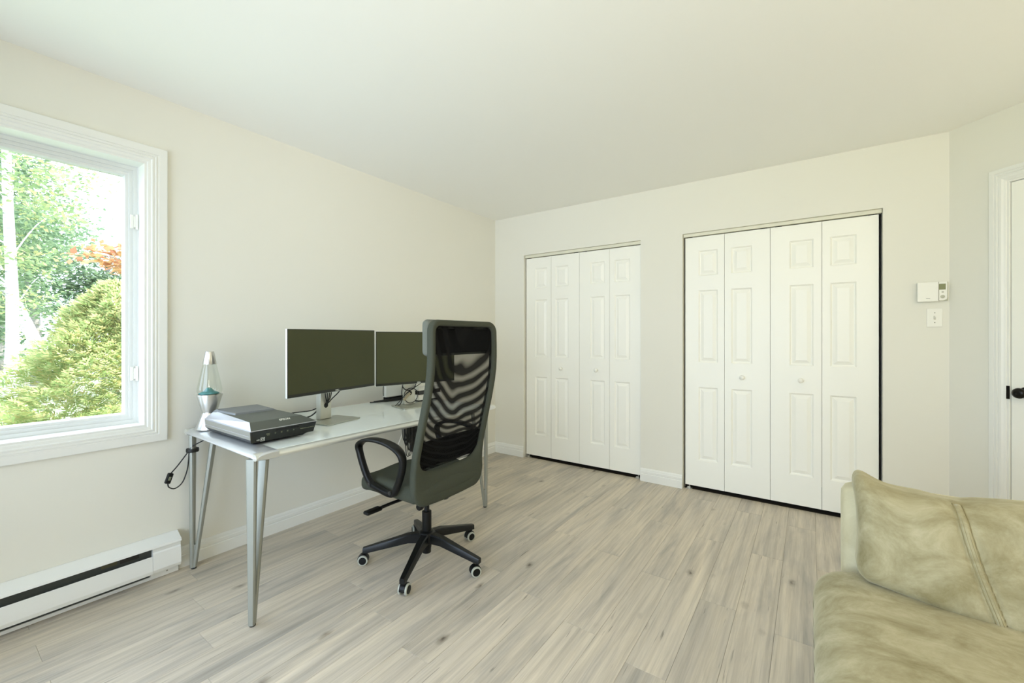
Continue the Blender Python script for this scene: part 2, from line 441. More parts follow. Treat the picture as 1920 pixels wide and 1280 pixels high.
# ------------------------------------------------------------------ closet doors
PANELS = [(1.895, 1.697), (1.582, 1.012), (0.818, 0.238)]
def leaf(door, x0, x1, fold, y, z0, z1, knob, closet_no):
    """fold: side of the fold hinge ('l' or 'r'); panels sit nearer to it"""
    w = x1-x0
    pw = 0.140; pa = x0+0.046 if fold == 'l' else x1-0.046-pw; pb = pa+pw
    b = B(); t = 0.030
    f = lambda u, v, n: (u, y-n, v)
    wall_holes(b, f, x0+0.0012, x1-0.0012, z0, z1, [(pa, pb, p[1], p[0]) for p in PANELS], t*0.5)
    b.box(x0+0.0012, x1-0.0012, y+t*0.5, y+t, z0, z1)
    lf = b.build('door_leaf', M_door, door)
    for p in PANELS:
        b = B()
        def ring(i, n): return [f(pa+i, p[1]+i, n), f(pb-i, p[1]+i, n), f(pb-i, p[0]-i, n), f(pa+i, p[0]-i, n)]
        b.rings([ring(0, -0.0005), ring(0.004, -0.004), ring(0.009, -0.0115), ring(0.014, -0.0125), ring(0.038, -0.0020), ring(0.042, -0.0020)], cap=False)
        b.quad(ring(0.042, -0.0020))
        b.build('raised_panel', M_door, lf)
    if knob:
        b = B(); b.lathe([(0.010, 0), (0.009, 0.008), (0.008, 0.012), (0.014, 0.016), (0.017, 0.021), (0.0165, 0.026), (0.012, 0.031), (0.004, 0.0335), (0, 0.034)], (knob, y, 0.910), 24, Matrix.Rotation(PI/2, 3, 'X'))
        b.build('knob', M_white, lf, True)
    return lf
def closet(name, xs, C, knobs, top, zt):
    d = empty(name, ((C[0]+C[1])/2, 0.03, 0), kind='structure')
    for i in range(4):
        leaf(d, xs[i], xs[i+1], 'r' if i in (0, 2) else 'l', 0.032, 0.030, zt, knobs[i], name)
    b = B()
    b.box(C[0]+0.003, C[1]-0.003, 0.020, 0.060, zt+0.0065, top-0.001, 0.002); b.build('track', mat('track_white', (226, 224, 205), 0.4, bump=0.02), d)
    for x in (xs[0]+0.03, xs[4]-0.03):
        b = B(); b.lathe([(0.004, 0), (0.004, 0.026), (0.006, 0.030)], (x, 0.047, 0.004), 10); b.box(x-0.022, x+0.022, 0.018, 0.050, 0.0005, 0.004, 0.001); b.box(x-0.012, x+0.012, 0.024, 0.030, 0.004, 0.018, 0.001)
        b.build('pivot_bracket', mat('zinc', (196, 194, 184), 0.4, metal=0.7, bump=0.02), d)
    for x in (xs[0]+0.03, xs[2]-0.04, xs[2]+0.05, xs[4]-0.03):
        b = B(); b.box(x-0.022, x+0.022, 0.040, 0.050, zt+0.0005, zt+0.0062, 0.001); b.build('pivot_pin', M_dark, d)
    b = B(); b.box(C[0]-0.001, C[0]+0.0015, -0.001, 0.02, 0.11, top) if False else None
    b.bm.free()
    return d
closet('door_1', [0.362, 0.650, 0.951, 1.248, 1.533], C1, [0, 0.762, 1.124, 0], CT, 2.000)
closet('door_2', [1.890, 2.176, 2.477, 2.780, 3.078], C2, [0, 2.297, 2.660, 0], CT+0.004, 2.006)

# ------------------------------------------------------------------ entry door on the angled wall
d3 = empty('door_3', fa((D0+D1)/2, 0, 0), kind='structure')
b = B(); prof = [(0, 0), (0, 0.012), (0.003, 0.015), (0.022, 0.016), (0.024, 0.0125), (0.028, 0.0125), (0.030, 0.016), (0.036, 0.016), (0.038, 0.012), (0.043, 0.012), (0.046, 0.0145), (0.054, 0.0145), (0.062, 0.010), (0.070, 0.008), (0.072, 0.005), (0.072, 0)]
sweep_rect(b, fa, (D0-0.072, D1+0.072, 0.0, DT+0.072), prof, 'lrt'); b.build('casing', M_trim, d3)
b = B(); sweep_rect(b, fa, (D0, D1, 0.0, DT), [(0, 0.004), (0.008, 0.004), (0.010, 0.002), (0.010, -0.119), (0, -0.119)], 'lrt'); b.build('jamb', M_trim, d3)
b = B(); P = [fa(D0+0.013, 0.008, -0.040), fa(D1-0.013, 0.008, -0.040), fa(D1-0.013, 0.008, -0.004), fa(D0+0.013, 0.008, -0.004)]
P += [tuple(Vector(p)+Vector((0, 0, DT-0.021))) for p in P]; b.hexa(P, 0.0015); sl = b.build('door_slab', M_door, d3)
# panels of the slab
for (v0, v1) in ((0.22, 0.82), (1.02, 1.58), (1.70, 1.90)):
    for (u0, u1) in ((D0+0.13, D0+0.36), (D0+0.45, D0+0.68)):
        b = B()
        def ring(i, n): return [fa(u0+i, v0+i, n), fa(u1-i, v0+i, n), fa(u1-i, v1-i, n), fa(u0+i, v1-i, n)]
        b.rings([ring(0, -0.0045), ring(0.006, -0.001), ring(0.014, -0.003), ring(0.035, 0.0), ring(0.04, 0.0)], cap=False); b.quad(ring(0.04, 0.0)); b.build('raised_panel', M_door, sl)
ku = 0.338; rotN = Matrix((Vector((DA.x, DA.y, 0)), Vector((0, 0, 1)), NA)).transposed()
b = B(); b.lathe([(0.030, -0.004), (0.031, 0.002), (0.028, 0.008), (0.012, 0.012), (0.010, 0.030), (0.014, 0.036), (0.024, 0.043), (0.0275, 0.052), (0.026, 0.060), (0.018, 0.066), (0.008, 0.068), (0.006, 0.067), (0, 0.067)], fa(ku, 0.925, 0), 28, rotN)
b.build('door_knob', M_bronze, sl, True)
b = B(); P = [fa(D0-0.010, 0.885, 0.0045), fa(D0+0.012, 0.885, 0.0045), fa(D0+0.012, 0.955, 0.0045), fa(D0-0.010, 0.955, 0.0045)]
b.prism(P, NA*0.0025); b.build('strike_plate', M_bronze, d3)

# ------------------------------------------------------------------ things on the back wall
t = empty('thermostat', (3.318, -0.001, 1.43), 'white wall thermostat with slide cover and small green display', 'thermostat')
b = B(); b.box(3.255, 3.386, -0.016, -0.0005, 1.432, 1.546, 0.004); b.build('body', mat('thermostat_grey', (190, 190, 170), 0.4, bump=0.02), t)
b = B(); b.box(3.250, 3.343, -0.030, -0.0165, 1.428, 1.546, 0.003); cv = b.build('cover', M_white, t)
b = B(); b.box(3.288, 3.306, -0.0304, -0.0298, 1.4462, 1.4482); b.build('maker_mark', mat('thermo_print', (120, 120, 110), 0.5, bump=0.01), cv)
b = B(); b.prism([(3.346, -0.0165, 1.433), (3.366, -0.0165, 1.434), (3.378, -0.0165, 1.440), (3.381, -0.0165, 1.450), (3.381, -0.0165, 1.545), (3.346, -0.0165, 1.545)], (0, -0.006, 0)); fp = b.build('face_plate', M_white, t)
b = B(); b.box(3.346, 3.374, -0.0235, -0.0222, 1.498, 1.533); b.build('display', mat('lcd', (120, 125, 85), 0.25, bump=0.02), fp)
b = B(); b.lathe([(0.010, 0), (0.010, 0.002), (0.008, 0.003), (0, 0.003)], (3.361, -0.0224, 1.456), 20, Matrix.Rotation(PI/2, 3, 'X')); b.build('dial_button', mat('button_grey', (185, 184, 165), 0.4, bump=0.02), fp, angle=30)
b = B(); b.box(3.357, 3.366, -0.0240, -0.0222, 1.480, 1.487, 0.0005); b.build('mode_button', mat('button_dim', (165, 166, 150), 0.4, bump=0.02), fp)
t = empty('light_switch', (3.330, -0.001, 1.275), 'white toggle light switch plate below the thermostat', 'switch')
b = B(); b.box(3.295, 3.365, -0.0065, -0.0005, 1.275, 1.388, 0.003); b.build('plate', M_white, t)
b = B(); b.box(3.325, 3.335, -0.0075, -0.006, 1.320, 1.343); tg = b.build('toggle_slot', mat('slot_shade', (200, 198, 180), 0.5, bump=0.02), t)
b = B(); b.hexa([(3.3265, -0.007, 1.325), (3.3335, -0.007, 1.325), (3.3335, -0.007, 1.338), (3.3265, -0.007, 1.338), (3.3275, -0.018, 1.336), (3.3325, -0.018, 1.336), (3.3325, -0.018, 1.343), (3.3275, -0.018, 1.343)], 0.001); b.build('toggle', M_white, t)
for z in (1.302, 1.361):
    b = B(); b.lathe([(0.003, 0), (0.003, 0.001), (0, 0.0014)], (3.330, -0.0064, z), 12, Matrix.Rotation(PI/2, 3, 'X')); b.build('screw', mat('screw_grey', (150, 150, 135), 0.4, metal=0.5, bump=0.02), t)

# ------------------------------------------------------------------ baseboard heater
HY0, HY1 = -4.40, -2.758
t = empty('baseboard_heater', (0.03, -3.5, 0), 'long white enamel baseboard heater under the window', 'heater')
X = XW+0.0005
b = B(); b.box(X, X+0.006, HY0, HY1, 0.0, 0.205, 0.001); b.build('back_plate', M_heater, t)
b = B(); b.hexa([(X+0.006, HY0, 0.002), (X+0.030, HY0, 0.002), (X+0.030, HY1-0.115, 0.002), (X+0.006, HY1-0.115, 0.002), (X+0.006, HY0, 0.017), (X+0.028, HY0, 0.017), (X+0.028, HY1-0.115, 0.017), (X+0.006, HY1-0.115, 0.017)], 0.001); b.build('bottom_rail', M_heater, t)
b = B(); b.prism([(X+0.006, HY0, 0.206), (X+0.012, HY0, 0.206), (X+0.068, HY0, 0.178), (X+0.071, HY0, 0.168), (X+0.068, HY0, 0.168), (X+0.063, HY0, 0.176), (X+0.006, HY0, 0.202)], (0, HY1-HY0, 0)); b.build('top_cover', M_heater, t)
b = B(); b.prism([(X+0.064, HY0, 0.046), (X+0.068, HY0, 0.043), (X+0.072, HY0, 0.060), (X+0.066, HY0, 0.128), (X+0.063, HY0, 0.130), (X+0.062, HY0, 0.126), (X+0.067, HY0, 0.060)], (0, HY1-0.117-HY0, 0)); b.build('front_panel', M_heater, t)
b = B(); b.box(X+0.007, X+0.048, HY0+0.01, HY1-0.12, 0.040, 0.165); b.box(X+0.007, X+0.024, HY0+0.01, HY1-0.12, 0.0175, 0.040); b.build('element_and_gap_shade', mat('heater_inside', (58, 62, 58), 0.6, bump=0.1), t)  # lower box is dark colour standing in for shade above the bottom rail
b = B(); b.box(X+0.0485, X+0.0495, HY1-0.235, HY1-0.165, 0.140, 0.163); b.build('rating_label', mat('dark_label', (25, 25, 22), 0.5, bump=0.02), t)
b = B(); b.box(X+0.0485, X+0.0495, HY1-0.30, HY1-0.245, 0.143, 0.158); b.build('caution_label', mat('olive_label', (70, 68, 45), 0.5, bump=0.02), t)
b = B(); b.prism([(X+0.006, HY1-0.116, 0.002), (X+0.030, HY1-0.116, 0.002), (X+0.032, HY1-0.116, 0.040), (X+0.064, HY1-0.116, 0.043), (X+0.072, HY1-0.116, 0.060), (X+0.066, HY1-0.116, 0.140), (X+0.060, HY1-0.116, 0.146), (X+0.062, HY1-0.116, 0.150), (X+0.064, HY1-0.116, 0.168), (X+0.006, HY1-0.116, 0.195)], (0, 0.114, 0)); ec = b.build('end_cap', M_heater, t)
for yy in (HY1-0.05,):
    b = B(); b.lathe([(0.004, 0), (0.004, 0.001), (0, 0.0015)], (X+0.0305, yy, 0.022), 10, Matrix.Rotation(PI/2, 3, 'Y')); b.build('screw', M_legm, ec)

# ------------------------------------------------------------------ desk
rd = math.radians(1.2); DO = Vector((0.006, -2.735, 0)); DU = Vector((math.cos(rd), -math.sin(rd), 0)); DV = Vector((math.sin(rd), math.cos(rd), 0))
DW, DL, DZ = 0.850, 1.585, 0.733
dk = lambda u, v, z: tuple(DO+DU*u+DV*v+Vector((0, 0, z)))
desk = empty('desk', dk(DW/2, DL/2, 0), 'long glass topped desk with silver rails and forked metal legs', 'desk')
M_dglass = mat('frosted_desk_glass', (240, 247, 243), 0.06, spec=0.5, bump=0.0, var=0.01)
b = B(); P = [dk(0.030, 0.090, DZ-0.010), dk(DW-0.034, 0.090, DZ-0.010), dk(DW-0.034, DL-0.090, DZ-0.010), dk(0.030, DL-0.090, DZ-0.010)]
P += [tuple(Vector(p)+Vector((0, 0, 0.010))) for p in P]; b.hexa(P, 0.0012); b.build('glass_top', M_dglass, desk)
def nose(half): # half-round rail profile (offset outwards, z)
    return [(0.0, -0.001), (0.018, -0.002), (0.030, -0.006), (0.036, -0.013), (0.037, -0.019), (0.033, -0.026), (0.022, -0.030), (0.0, -0.030)]
for nm, u_in, sg in (('front_rail', DW-0.037, 1), ('back_rail', 0.037, -1)):
    b = B(); b.rings([[dk(u_in+sg*o, v, DZ+z) for o, z in nose(0)] for v in (0.004, DL-0.004)]); b.build(nm, M_alu, desk, angle=40)
M_end = mat('cast_aluminium', (222, 224, 224), 0.30, metal=0.7, bump=0.03, bscale=150)
for v_in, sg in ((0.090, -1), (DL-0.090, 1)):
    b = B(); R = []
    pr_ = [(-0.004, 0.001), (0.028, 0.0012), (0.062, -0.003), (0.080, -0.009), (0.089, -0.016), (0.090, -0.020), (0.082, -0.027), (0.050, -0.031), (-0.004, -0.031)]
    for u in (0.0, 0.006, 0.02, DW-0.02, DW-0.006, DW):
        k = 1.0 if 0.01 < u < DW-0.01 else (0.97 if 0.003 < u < DW-0.003 else 0.90)
        R.append([dk(u, v_in+sg*o*(k if o > 0.05 else 1), DZ-0.015+(z+0.015)*(k if k > 0.95 else 0.75)) for o, z in pr_])
    b.rings(R); b.build('end_rail', M_end, desk, angle=35)
def dleg(foot, inner, fwd_v):
    """forked leg: a corner bar and an inner bar that meet above the floor"""
    b = B(); F = Vector((foot[0], foot[1], 0)); I = Vector((inner[0], inner[1], 0)).normalized(); T = Vector((-I.y, I.x, 0))
    zt = DZ-0.030; zj = 0.125
    def bar(c0, c1, w0, w1, t0, t1, z0, z1):
        R = []
        for s_ in range(7):
            k = s_/6; c = c0.lerp(c1, k); w = w0+(w1-w0)*k; th = t0+(t1-t0)*k; z = z0+(z1-z0)*k
            R.append([c-I*th+T*w*0.7+Vector((0,0,z)), c-I*th*0.5+T*w+Vector((0,0,z)), c+I*th*0.5+T*w+Vector((0,0,z)), c+I*th+T*w*0.7+Vector((0,0,z)),
                      c+I*th-T*w*0.7+Vector((0,0,z)), c+I*th*0.5-T*w+Vector((0,0,z)), c-I*th*0.5-T*w+Vector((0,0,z)), c-I*th-T*w*0.7+Vector((0,0,z))])
        b.rings(R)
    bar(F, F, 0.012, 0.021, 0.009, 0.012, 0.006, zt)
    bar(F+I*0.010, F+I*0.100, 0.011, 0.021, 0.008, 0.012, zj-0.118, zt)
    # web where the two bars join
    b.hexa([tuple(F+I*a+T*w_+Vector((0,0,z))) for z, a1 in ((0.006, 0.012), (zj, 0.020)) for a, w_ in ((0, -0.008), (a1, -0.008), (a1, 0.008), (0, 0.008))])
    lg = b.build('leg', M_legm, desk, angle=40)
    b = B(); b.lathe([(0.012, 0), (0.013, 0.003), (0.012, 0.007)], F+I*0.006, 14); b.build('foot', M_black, lg)
fl_ = dk(0.785, 0.012, 0); bl_ = dk(0.048, 0.026, 0); fr_ = dk(0.778, 1.556, 0); br_ = dk(0.052, 1.556, 0)
dleg(fl_, (-0.62, 0.78), 1); dleg(bl_, (0.62, 0.78), 1); dleg(fr_, (-0.62, -0.78), 1); dleg(br_, (0.5, -0.86), 1)

# ------------------------------------------------------------------ scanner
sc = empty('flatbed_scanner', dk(0.445, 0.19, DZ), 'grey and black flatbed photo scanner lying on the glass desk', 'scanner')
M_sctop = mat('scanner_lid_grey', (84, 88, 80), 0.5, bump=0.06, bscale=700)
M_scsil = mat('scanner_silver', (190, 191, 194), 0.33, metal=0.5, bump=0.02)
M_scside = mat('scanner_side_grey', (150, 148, 138), 0.4, metal=0.3, bump=0.03)
M_gloss = mat('gloss_black', (16, 17, 11), 0.12, bump=0.01)
SX0, SX1, SY0, SY1 = 0.205, 0.705, -2.708, -2.405
SZ = DZ+0.0015
# lower body: tapered to the foot
b = B(); b.hexa([(SX0+0.01, SY0+0.022, SZ+0.004), (SX1-0.022, SY0+0.022, SZ+0.004), (SX1-0.022, SY1-0.055, SZ+0.004), (SX0+0.01, SY1-0.055, SZ+0.004),
                 (SX0, SY0+0.003, SZ+0.026), (SX1-0.002, SY0+0.003, SZ+0.026), (SX1-0.002, SY1-0.006, SZ+0.030), (SX0, SY1-0.006, SZ+0.030)], 0.002)
b.build('underbody', M_black, sc)
b = B(); b.hexa([(SX0, SY0+0.003, SZ+0.026), (SX1-0.006, SY0+0.003, SZ+0.026), (SX1-0.006, SY1-0.006, SZ+0.030), (SX0, SY1-0.006, SZ+0.030),
                 (SX0, SY0, SZ+0.064), (SX1-0.006, SY0, SZ+0.064), (SX1-0.006, SY1, SZ+0.064), (SX0, SY1, SZ+0.064)], 0.0015)
body = b.build('body', M_scside, sc)
b = B(); b.box(SX0+0.002, SX1-0.012, SY0-0.0006, SY0+0.002, SZ+0.0405, SZ+0.0420); b.build('side_trim', M_scsil, body)
# front face: glossy control panel over a black lower face
b = B(); b.hexa([(SX1-0.006, SY0+0.004, SZ+0.012), (SX1-0.004, SY0+0.006, SZ+0.012), (SX1-0.004, SY1-0.012, SZ+0.016), (SX1-0.006, SY1-0.012, SZ+0.016),
                 (SX1-0.006, SY0+0.001, SZ+0.063), (SX1+0.004, SY0+0.001, SZ+0.063), (SX1+0.004, SY1-0.001, SZ+0.063), (SX1-0.006, SY1-0.001, SZ+0.063)], 0.001)
ff = b.build('front_face', M_gloss, sc)
# local frame on the front face: plane x from SX1-0.004 at z .012 to SX1+0.004 at .063
def ffp(y, z): return Vector((SX1-0.004+0.008*(z-0.012)/0.051+0.0006, y, SZ+z))
fn_ = math.atan2(0.008, 0.051)
def FM(y, z): return Matrix.Translation(ffp(y, z)) @ Matrix.Rotation(fn_, 4, 'Y') @ Matrix.Rotation(PI/2, 4, 'Z') @ Matrix.Rotation(PI/2, 4, 'X')
b = B(); M = FM((SY0+SY1)/2+0.01, 0.0535); b.box(-0.052, 0.052, -0.0040, 0.0040, -0.001, 0.0008, M=M); b.build('handle_slot', mat('slot_black', (4, 4, 4), 0.6, bump=0.02), ff)
for i, yy in enumerate((-0.058, -0.030, -0.002, 0.026)):
    b = B(); M = FM((SY0+SY1)/2+0.012+yy, 0.0425); b.lathe([(0.0055, 0), (0.0055, 0.0006), (0.004, 0.0012), (0, 0.0012)], (0, 0, 0), 16); b.bm.transform(M); bt = b.build('button', mat('button_dark', (44, 47, 36), 0.3, bump=0.02), ff)
    b = B(); M = FM((SY0+SY1)/2+0.012+yy, 0.0425)
    b.prism([(-0.0018, -0.0018, 0.0013), (0.0018, -0.0018, 0.0013), (0.0022, 0.0006, 0.0013), (0.0, 0.0022, 0.0013), (-0.0022, 0.0006, 0.0013)], (0, 0, 0.0003), M=M); b.build('icon', M_greyink, bt)
for yy, zz, ww in ((-0.078, 0.0445, 0.008), (-0.076, 0.0385, 0.006)):
    b = B(); M = FM((SY0+SY1)/2+yy, zz); b.box(-ww, ww, -0.0012, 0.0012, 0.0002, 0.0006, M=M); b.build('indicator', M_greyink, ff)
text('PERFECTION V600 PHOTO', 0.0058, M_greyink, ff, FM(SY1-0.047, 0.039), name='lettering')
b = B(); M = FM(SY0+0.052, 0.0235)
for r in ((-0.009, 0.009, 0.0068, 0.008), (-0.009, 0.009, -0.008, -0.0068), (-0.009, -0.0078, -0.008, 0.008), (0.0078, 0.009, -0.008, 0.008), (-0.0055, 0.0055, 0.0032, 0.0045), (-0.0055, 0.0055, -0.0030, -0.0018), (-0.0055, -0.0045, -0.003, 0.0045), (0.0015, 0.0055, 0.0002, 0.0014)):
    b.box(r[0], r[1], r[2], r[3], 0.0002, 0.0008, M=M)
b.build('emblem', M_ink, ff)
text('ICE', 0.0085, M_ink, ff, FM(SY0+0.033, 0.0195), name='lettering')
# lid
b = B(); b.hexa([(SX0, SY0-0.001, SZ+0.0645), (SX1+0.006, SY0-0.001, SZ+0.0645), (SX1+0.006, SY1+0.001, SZ+0.0645), (SX0, SY1+0.001, SZ+0.0645),
                 (SX0, SY0-0.001, SZ+0.068), (SX1+0.006, SY0-0.001, SZ+0.068), (SX1+0.006, SY1+0.001, SZ+0.068), (SX0, SY1+0.001, SZ+0.068)], 0.001)
b.build('lid_rim', M_scsil, sc)
LZ = SZ+0.105
b = B(); b.hexa([(SX0+0.002, SY0, SZ+0.068), (SX1+0.004, SY0, SZ+0.068), (SX1+0.004, SY1, SZ+0.068), (SX0+0.002, SY1, SZ+0.068),
                 (SX0+0.015, SY0+0.040, LZ-0.002), (SX1-0.040, SY0+0.014, LZ-0.006), (SX1-0.040, SY1-0.055, LZ-0.006), (SX0+0.015, SY1-0.055, LZ-0.002)], 0.003)
lid = b.build('lid', M_sctop, sc)
# silver wing along the left of the lid
b = B(); q = [(SX0+0.002, SY0-0.0012, SZ+0.0685), (SX1+0.0045, SY0-0.0012, SZ+0.0685), (SX1-0.040, SY0+0.0128, LZ-0.006), (SX0+0.015, SY0+0.0388, LZ-0.002)]
b.prism(q, (0, 0.002, 0.0012)); b.build('lid_wing', M_scsil, lid)
# raised rear unit of the lid
b = B(); b.hexa([(SX0+0.012, SY0+0.030, LZ-0.006), (SX0+0.225, SY0+0.050, LZ-0.006), (SX0+0.225, SY1-0.060, LZ-0.006), (SX0+0.012, SY1-0.050, LZ-0.006),
                 (SX0+0.020, SY0+0.044, LZ+0.007), (SX0+0.215, SY0+0.054, LZ+0.004), (SX0+0.215, SY1-0.068, LZ+0.004), (SX0+0.020, SY1-0.062, LZ+0.007)], 0.003); b.build('lid_rear_unit', mat('scanner_rear_grey', (112, 116, 118), 0.4, bump=0.05, bscale=600), lid)
a0 = Vector((SX1+0.004, 0, SZ+0.068)); a1 = Vector((SX1-0.040, 0, LZ-0.006)); sl_ = math.atan2(a0.x-a1.x, a1.z-a0.z)
text('EPSON', 0.0165, M_ink, lid, Matrix.Translation((SX1+0.004-0.030+0.0012, (SY0+SY1)/2+0.012, SZ+0.068+0.021+0.001)) @ Matrix.Rotation(-sl_, 4, 'Y') @ Matrix.Rotation(PI/2, 4, 'Z') @ Matrix.Rotation(PI/2, 4, 'X'), ext=0.0003)
for i in range(4):
    b = B(); b.lathe([(0.010, 0), (0.010, 0.006)], ((SX0+0.05, SX1-0.06)[i % 2], (SY0+0.05, SY1-0.09)[i//2], DZ+0.0004), 14); b.build('rubber_foot', M_black, sc)

# ------------------------------------------------------------------ lava lamp
LC = (0.128, -2.658, DZ+0.002)
ll = empty('lava_lamp', LC, 'silver lava lamp with clear bottle and teal wax settled at the bottom', 'lamp')
M_lsil = mat('lamp_aluminium', (214, 215, 212), 0.28, metal=0.9, bump=0.02, bscale=300, stretch=(1, 1, 0.02))
b = B(); b.lathe([(0.060, 0), (0.063, 0.002), (0.0635, 0.006), (0.034, 0.082), (0.0335, 0.086), (0.034, 0.090), (0.0575, 0.176), (0.0570, 0.180), (0.050, 0.180), (0.048, 0.174)], LC, 40); b.build('base', M_lsil, ll, angle=40)
m_ = pane_mat('lamp_bottle_glass', (0.94, 0.96, 0.93), 0.07)
b = B(); b.lathe([(0.045, 0.176), (0.050, 0.181), (0.055, 0.196), (0.0555, 0.206), (0.053, 0.222), (0.030, 0.338), (0.028, 0.345)], LC, 40); b.build('bottle', m_, ll, True)
b = B(); b.lathe([(0.0305, 0.337), (0.0315, 0.340), (0.0195, 0.402), (0.0185, 0.405), (0.017, 0.404), (0, 0.404)], LC, 36); b.build('cap', M_lsil, ll, angle=40)
def waxn(q): return q
b = B(); b.lathe([(0.044, 0.182), (0.046, 0.186), (0.036, 0.192), (0.024, 0.197), (0.018, 0.204), (0.013, 0.211), (0.006, 0.2145), (0, 0.215)], (LC[0]-0.003, LC[1]-0.002, LC[2]), 28); b.build('wax', mat('teal_wax', (70, 140, 144), 0.35, bump=0.05, bscale=60), ll, True)

# lava lamp cord: runs under the desk, strapped to the rear leg, inline switch hangs
cd = empty('lamp_cord', (0.05, -2.69, 0.5), 'black cord with inline switch strapped to the rear desk leg', 'cord')
blv = Vector(bl_)
cp = catmull([(0.21, -2.60, 0.698), (0.13, -2.655, 0.685), (blv.x+0.018, blv.y-0.005, 0.645), (blv.x+0.010, blv.y-0.028, 0.610), (blv.x+0.002, blv.y-0.065, 0.555), (blv.x, blv.y-0.095, 0.520)], 8)
b = B(); b.tube(cp, 0.0030, 7); b.build('upper_cord', M_cord, cd, True)
cp = catmull([(blv.x, blv.y-0.105, 0.480), (blv.x, blv.y-0.100, 0.455), (blv.x+0.002, blv.y-0.075, 0.442), (blv.x+0.004, blv.y-0.045, 0.465), (blv.x+0.006, blv.y-0.026, 0.520), (blv.x+0.008, blv.y-0.020, 0.570), (blv.x+0.010, blv.y-0.018, 0.612)], 8)
b = B(); b.tube(cp, 0.0030, 7); b.build('lower_cord', M_cord, cd, True)
M = Matrix.Translation((blv.x, blv.y-0.100, 0.500)) @ Matrix.Rotation(-0.32, 4, 'X')
b = B(); b.box(-0.010, 0.010, -0.012, 0.012, -0.026, 0.026, 0.005, 3, M=M); sw = b.build('inline_switch', M_black, cd, angle=40)
b = B(); b.box(0.0095, 0.0120, -0.005, 0.005, -0.009, 0.009, 0.001, M=M); b.build('switch_wheel', M_greyink, sw)
b = B(); b.lathe([(0.0215, -0.009), (0.0275, -0.009), (0.0285, 0.0), (0.0275, 0.009), (0.0215, 0.009)], (blv.x, blv.y, 0.622), 20); b.build('cable_strap', M_cord, cd, angle=40)

# ------------------------------------------------------------------ monitors
def monitor(a, c, z0, z1, base_c, label, col_off):
    """a, c: ground positions of the left and right ends of the screen as seen from the front"""
    A = Vector((a[0], a[1], 0)); Cc = Vector((c[0], c[1], 0)); R = (Cc-A).normalized(); Fw = Vector((R.y, -R.x, 0)); mid = (A+Cc)/2; wd = (Cc-A).length
    bc = Vector((base_c[0], base_c[1], 0))
    t = empty('monitor', (bc.x, bc.y, DZ), label, 'monitor', 'widescreen monitors on the desk')
    Mx = Matrix(((R.x, Fw.x, 0, mid.x), (R.y, Fw.y, 0, mid.y), (0, 0, 1, (z0+z1)/2), (0, 0, 0, 1)))
    hw, hh = wd/2, (z1-z0)/2
    b = B(); b.box(-hw, hw, -0.012, 0.0, -hh, hh, 0.002, M=Mx); hs = b.build('housing', M_silver, t)
    b = B(); b.box(-hw+0.05, hw-0.05, -0.050, -0.0125, -hh+0.04, hh-0.05, 0.008, M=Mx); b.build('rear_cover', M_black, t)
    b = B(); b.box(-hw+0.002, hw-0.002, 0.0002, 0.0014, -hh+0.002, hh-0.0015, M=Mx); bz = b.build('bezel', M_bezel, t)
    b = B(); b.box(-hw+0.006, hw-0.006, 0.0015, 0.0018, -hh+0.018, hh-0.006, M=Mx); b.build('screen', M_screen, t)
    text('DELL', 0.0125, M_ink, bz, Mx @ Matrix.Translation((0.01, 0.0016, -hh+0.0045)) @ Matrix.Rotation(PI, 4, 'Z') @ Matrix.Scale(-1, 4, (1, 0, 0)) @ Matrix.Rotation(PI/2, 4, 'X') @ Matrix.Scale(1, 4), ext=0.0002)
    # stand
    Bx = Matrix(((R.x, Fw.x, 0, bc.x), (R.y, Fw.y, 0, bc.y), (0, 0, 1, DZ+0.0012), (0, 0, 0, 1)))
    b = B(); pts = []
    for (sx, sy) in ((-1, -1), (1, -1), (1, 1), (-1, 1)):
        for k in range(5):
            ang = math.atan2(sy, sx)-PI/4+k/4*PI/2
            pts.append((sx*(0.122-0.014)+0.014*math.cos(ang), sy*(0.098-0.014)+0.014*math.sin(ang), 0.0))
    b.prism(pts, (0, 0, 0.0055), M=Bx); b.build('base', mat('stand_silver', (176, 178, 166), 0.32, metal=0.7, bump=0.03), t)
    top = (z0+z1)/2-DZ
    b = B(); b.box(-0.040, 0.040, -0.085, -0.050, 0.0058, top+0.06, 0.004, M=Bx); cl = b.build('column', mat('stand_column', (206, 206, 192), 0.32, metal=0.45, bump=0.02), t)
    b = B(); b.lathe([(0.014, -0.0362), (0.0148, 0.0004), (0.0135, 0.0008)], (0, 0, 0), 24, Matrix.Rotation(-PI/2, 3, 'X')); b.bm.transform(Bx @ Matrix.Translation((0, -0.050, 0.085))); b.build('cable_hole', M_dark, cl)
    b = B(); b.box(-0.05, 0.05, -0.052, -0.030, top-0.05, top+0.05, 0.003, M=Bx); b.build('mount', M_silver, t)
    for s_ in range(4):
        b = B(); b.lathe([(0.006, 0), (0.006, 0.0012)], (0, 0, -0.0012), 8); b.bm.transform(Bx @ Matrix.Translation(((-0.1, 0.1)[s_ % 2], (-0.08, 0.08)[s_//2], 0))); b.build('pad', M_black, t)
    return Mx, Bx, t, hh
Mx1, Bx1, mon1, hh1 = monitor((0.554, -2.472), (0.431, -1.854), 0.903, 1.258, (0.462, -2.165), 'widescreen monitor standing next to the scanner, dark blank screen', 0)
Mx2, Bx2, mon2, hh2 = monitor((0.434, -1.848), (0.585, -1.274), 0.895, 1.250, (0.450, -1.545), 'widescreen monitor partly behind the office chair, dark blank screen', 0)
def lead(Bx, name, P, label, r=0.0026, group=None):
    b = B(); b.tube(catmull([Bx @ Vector(p) for p in P], 7), r, 7); return tag(b.build(name, M_cord, None, True), label, 'cable', group)
g = 'leads behind the monitors'
zt = 0.19
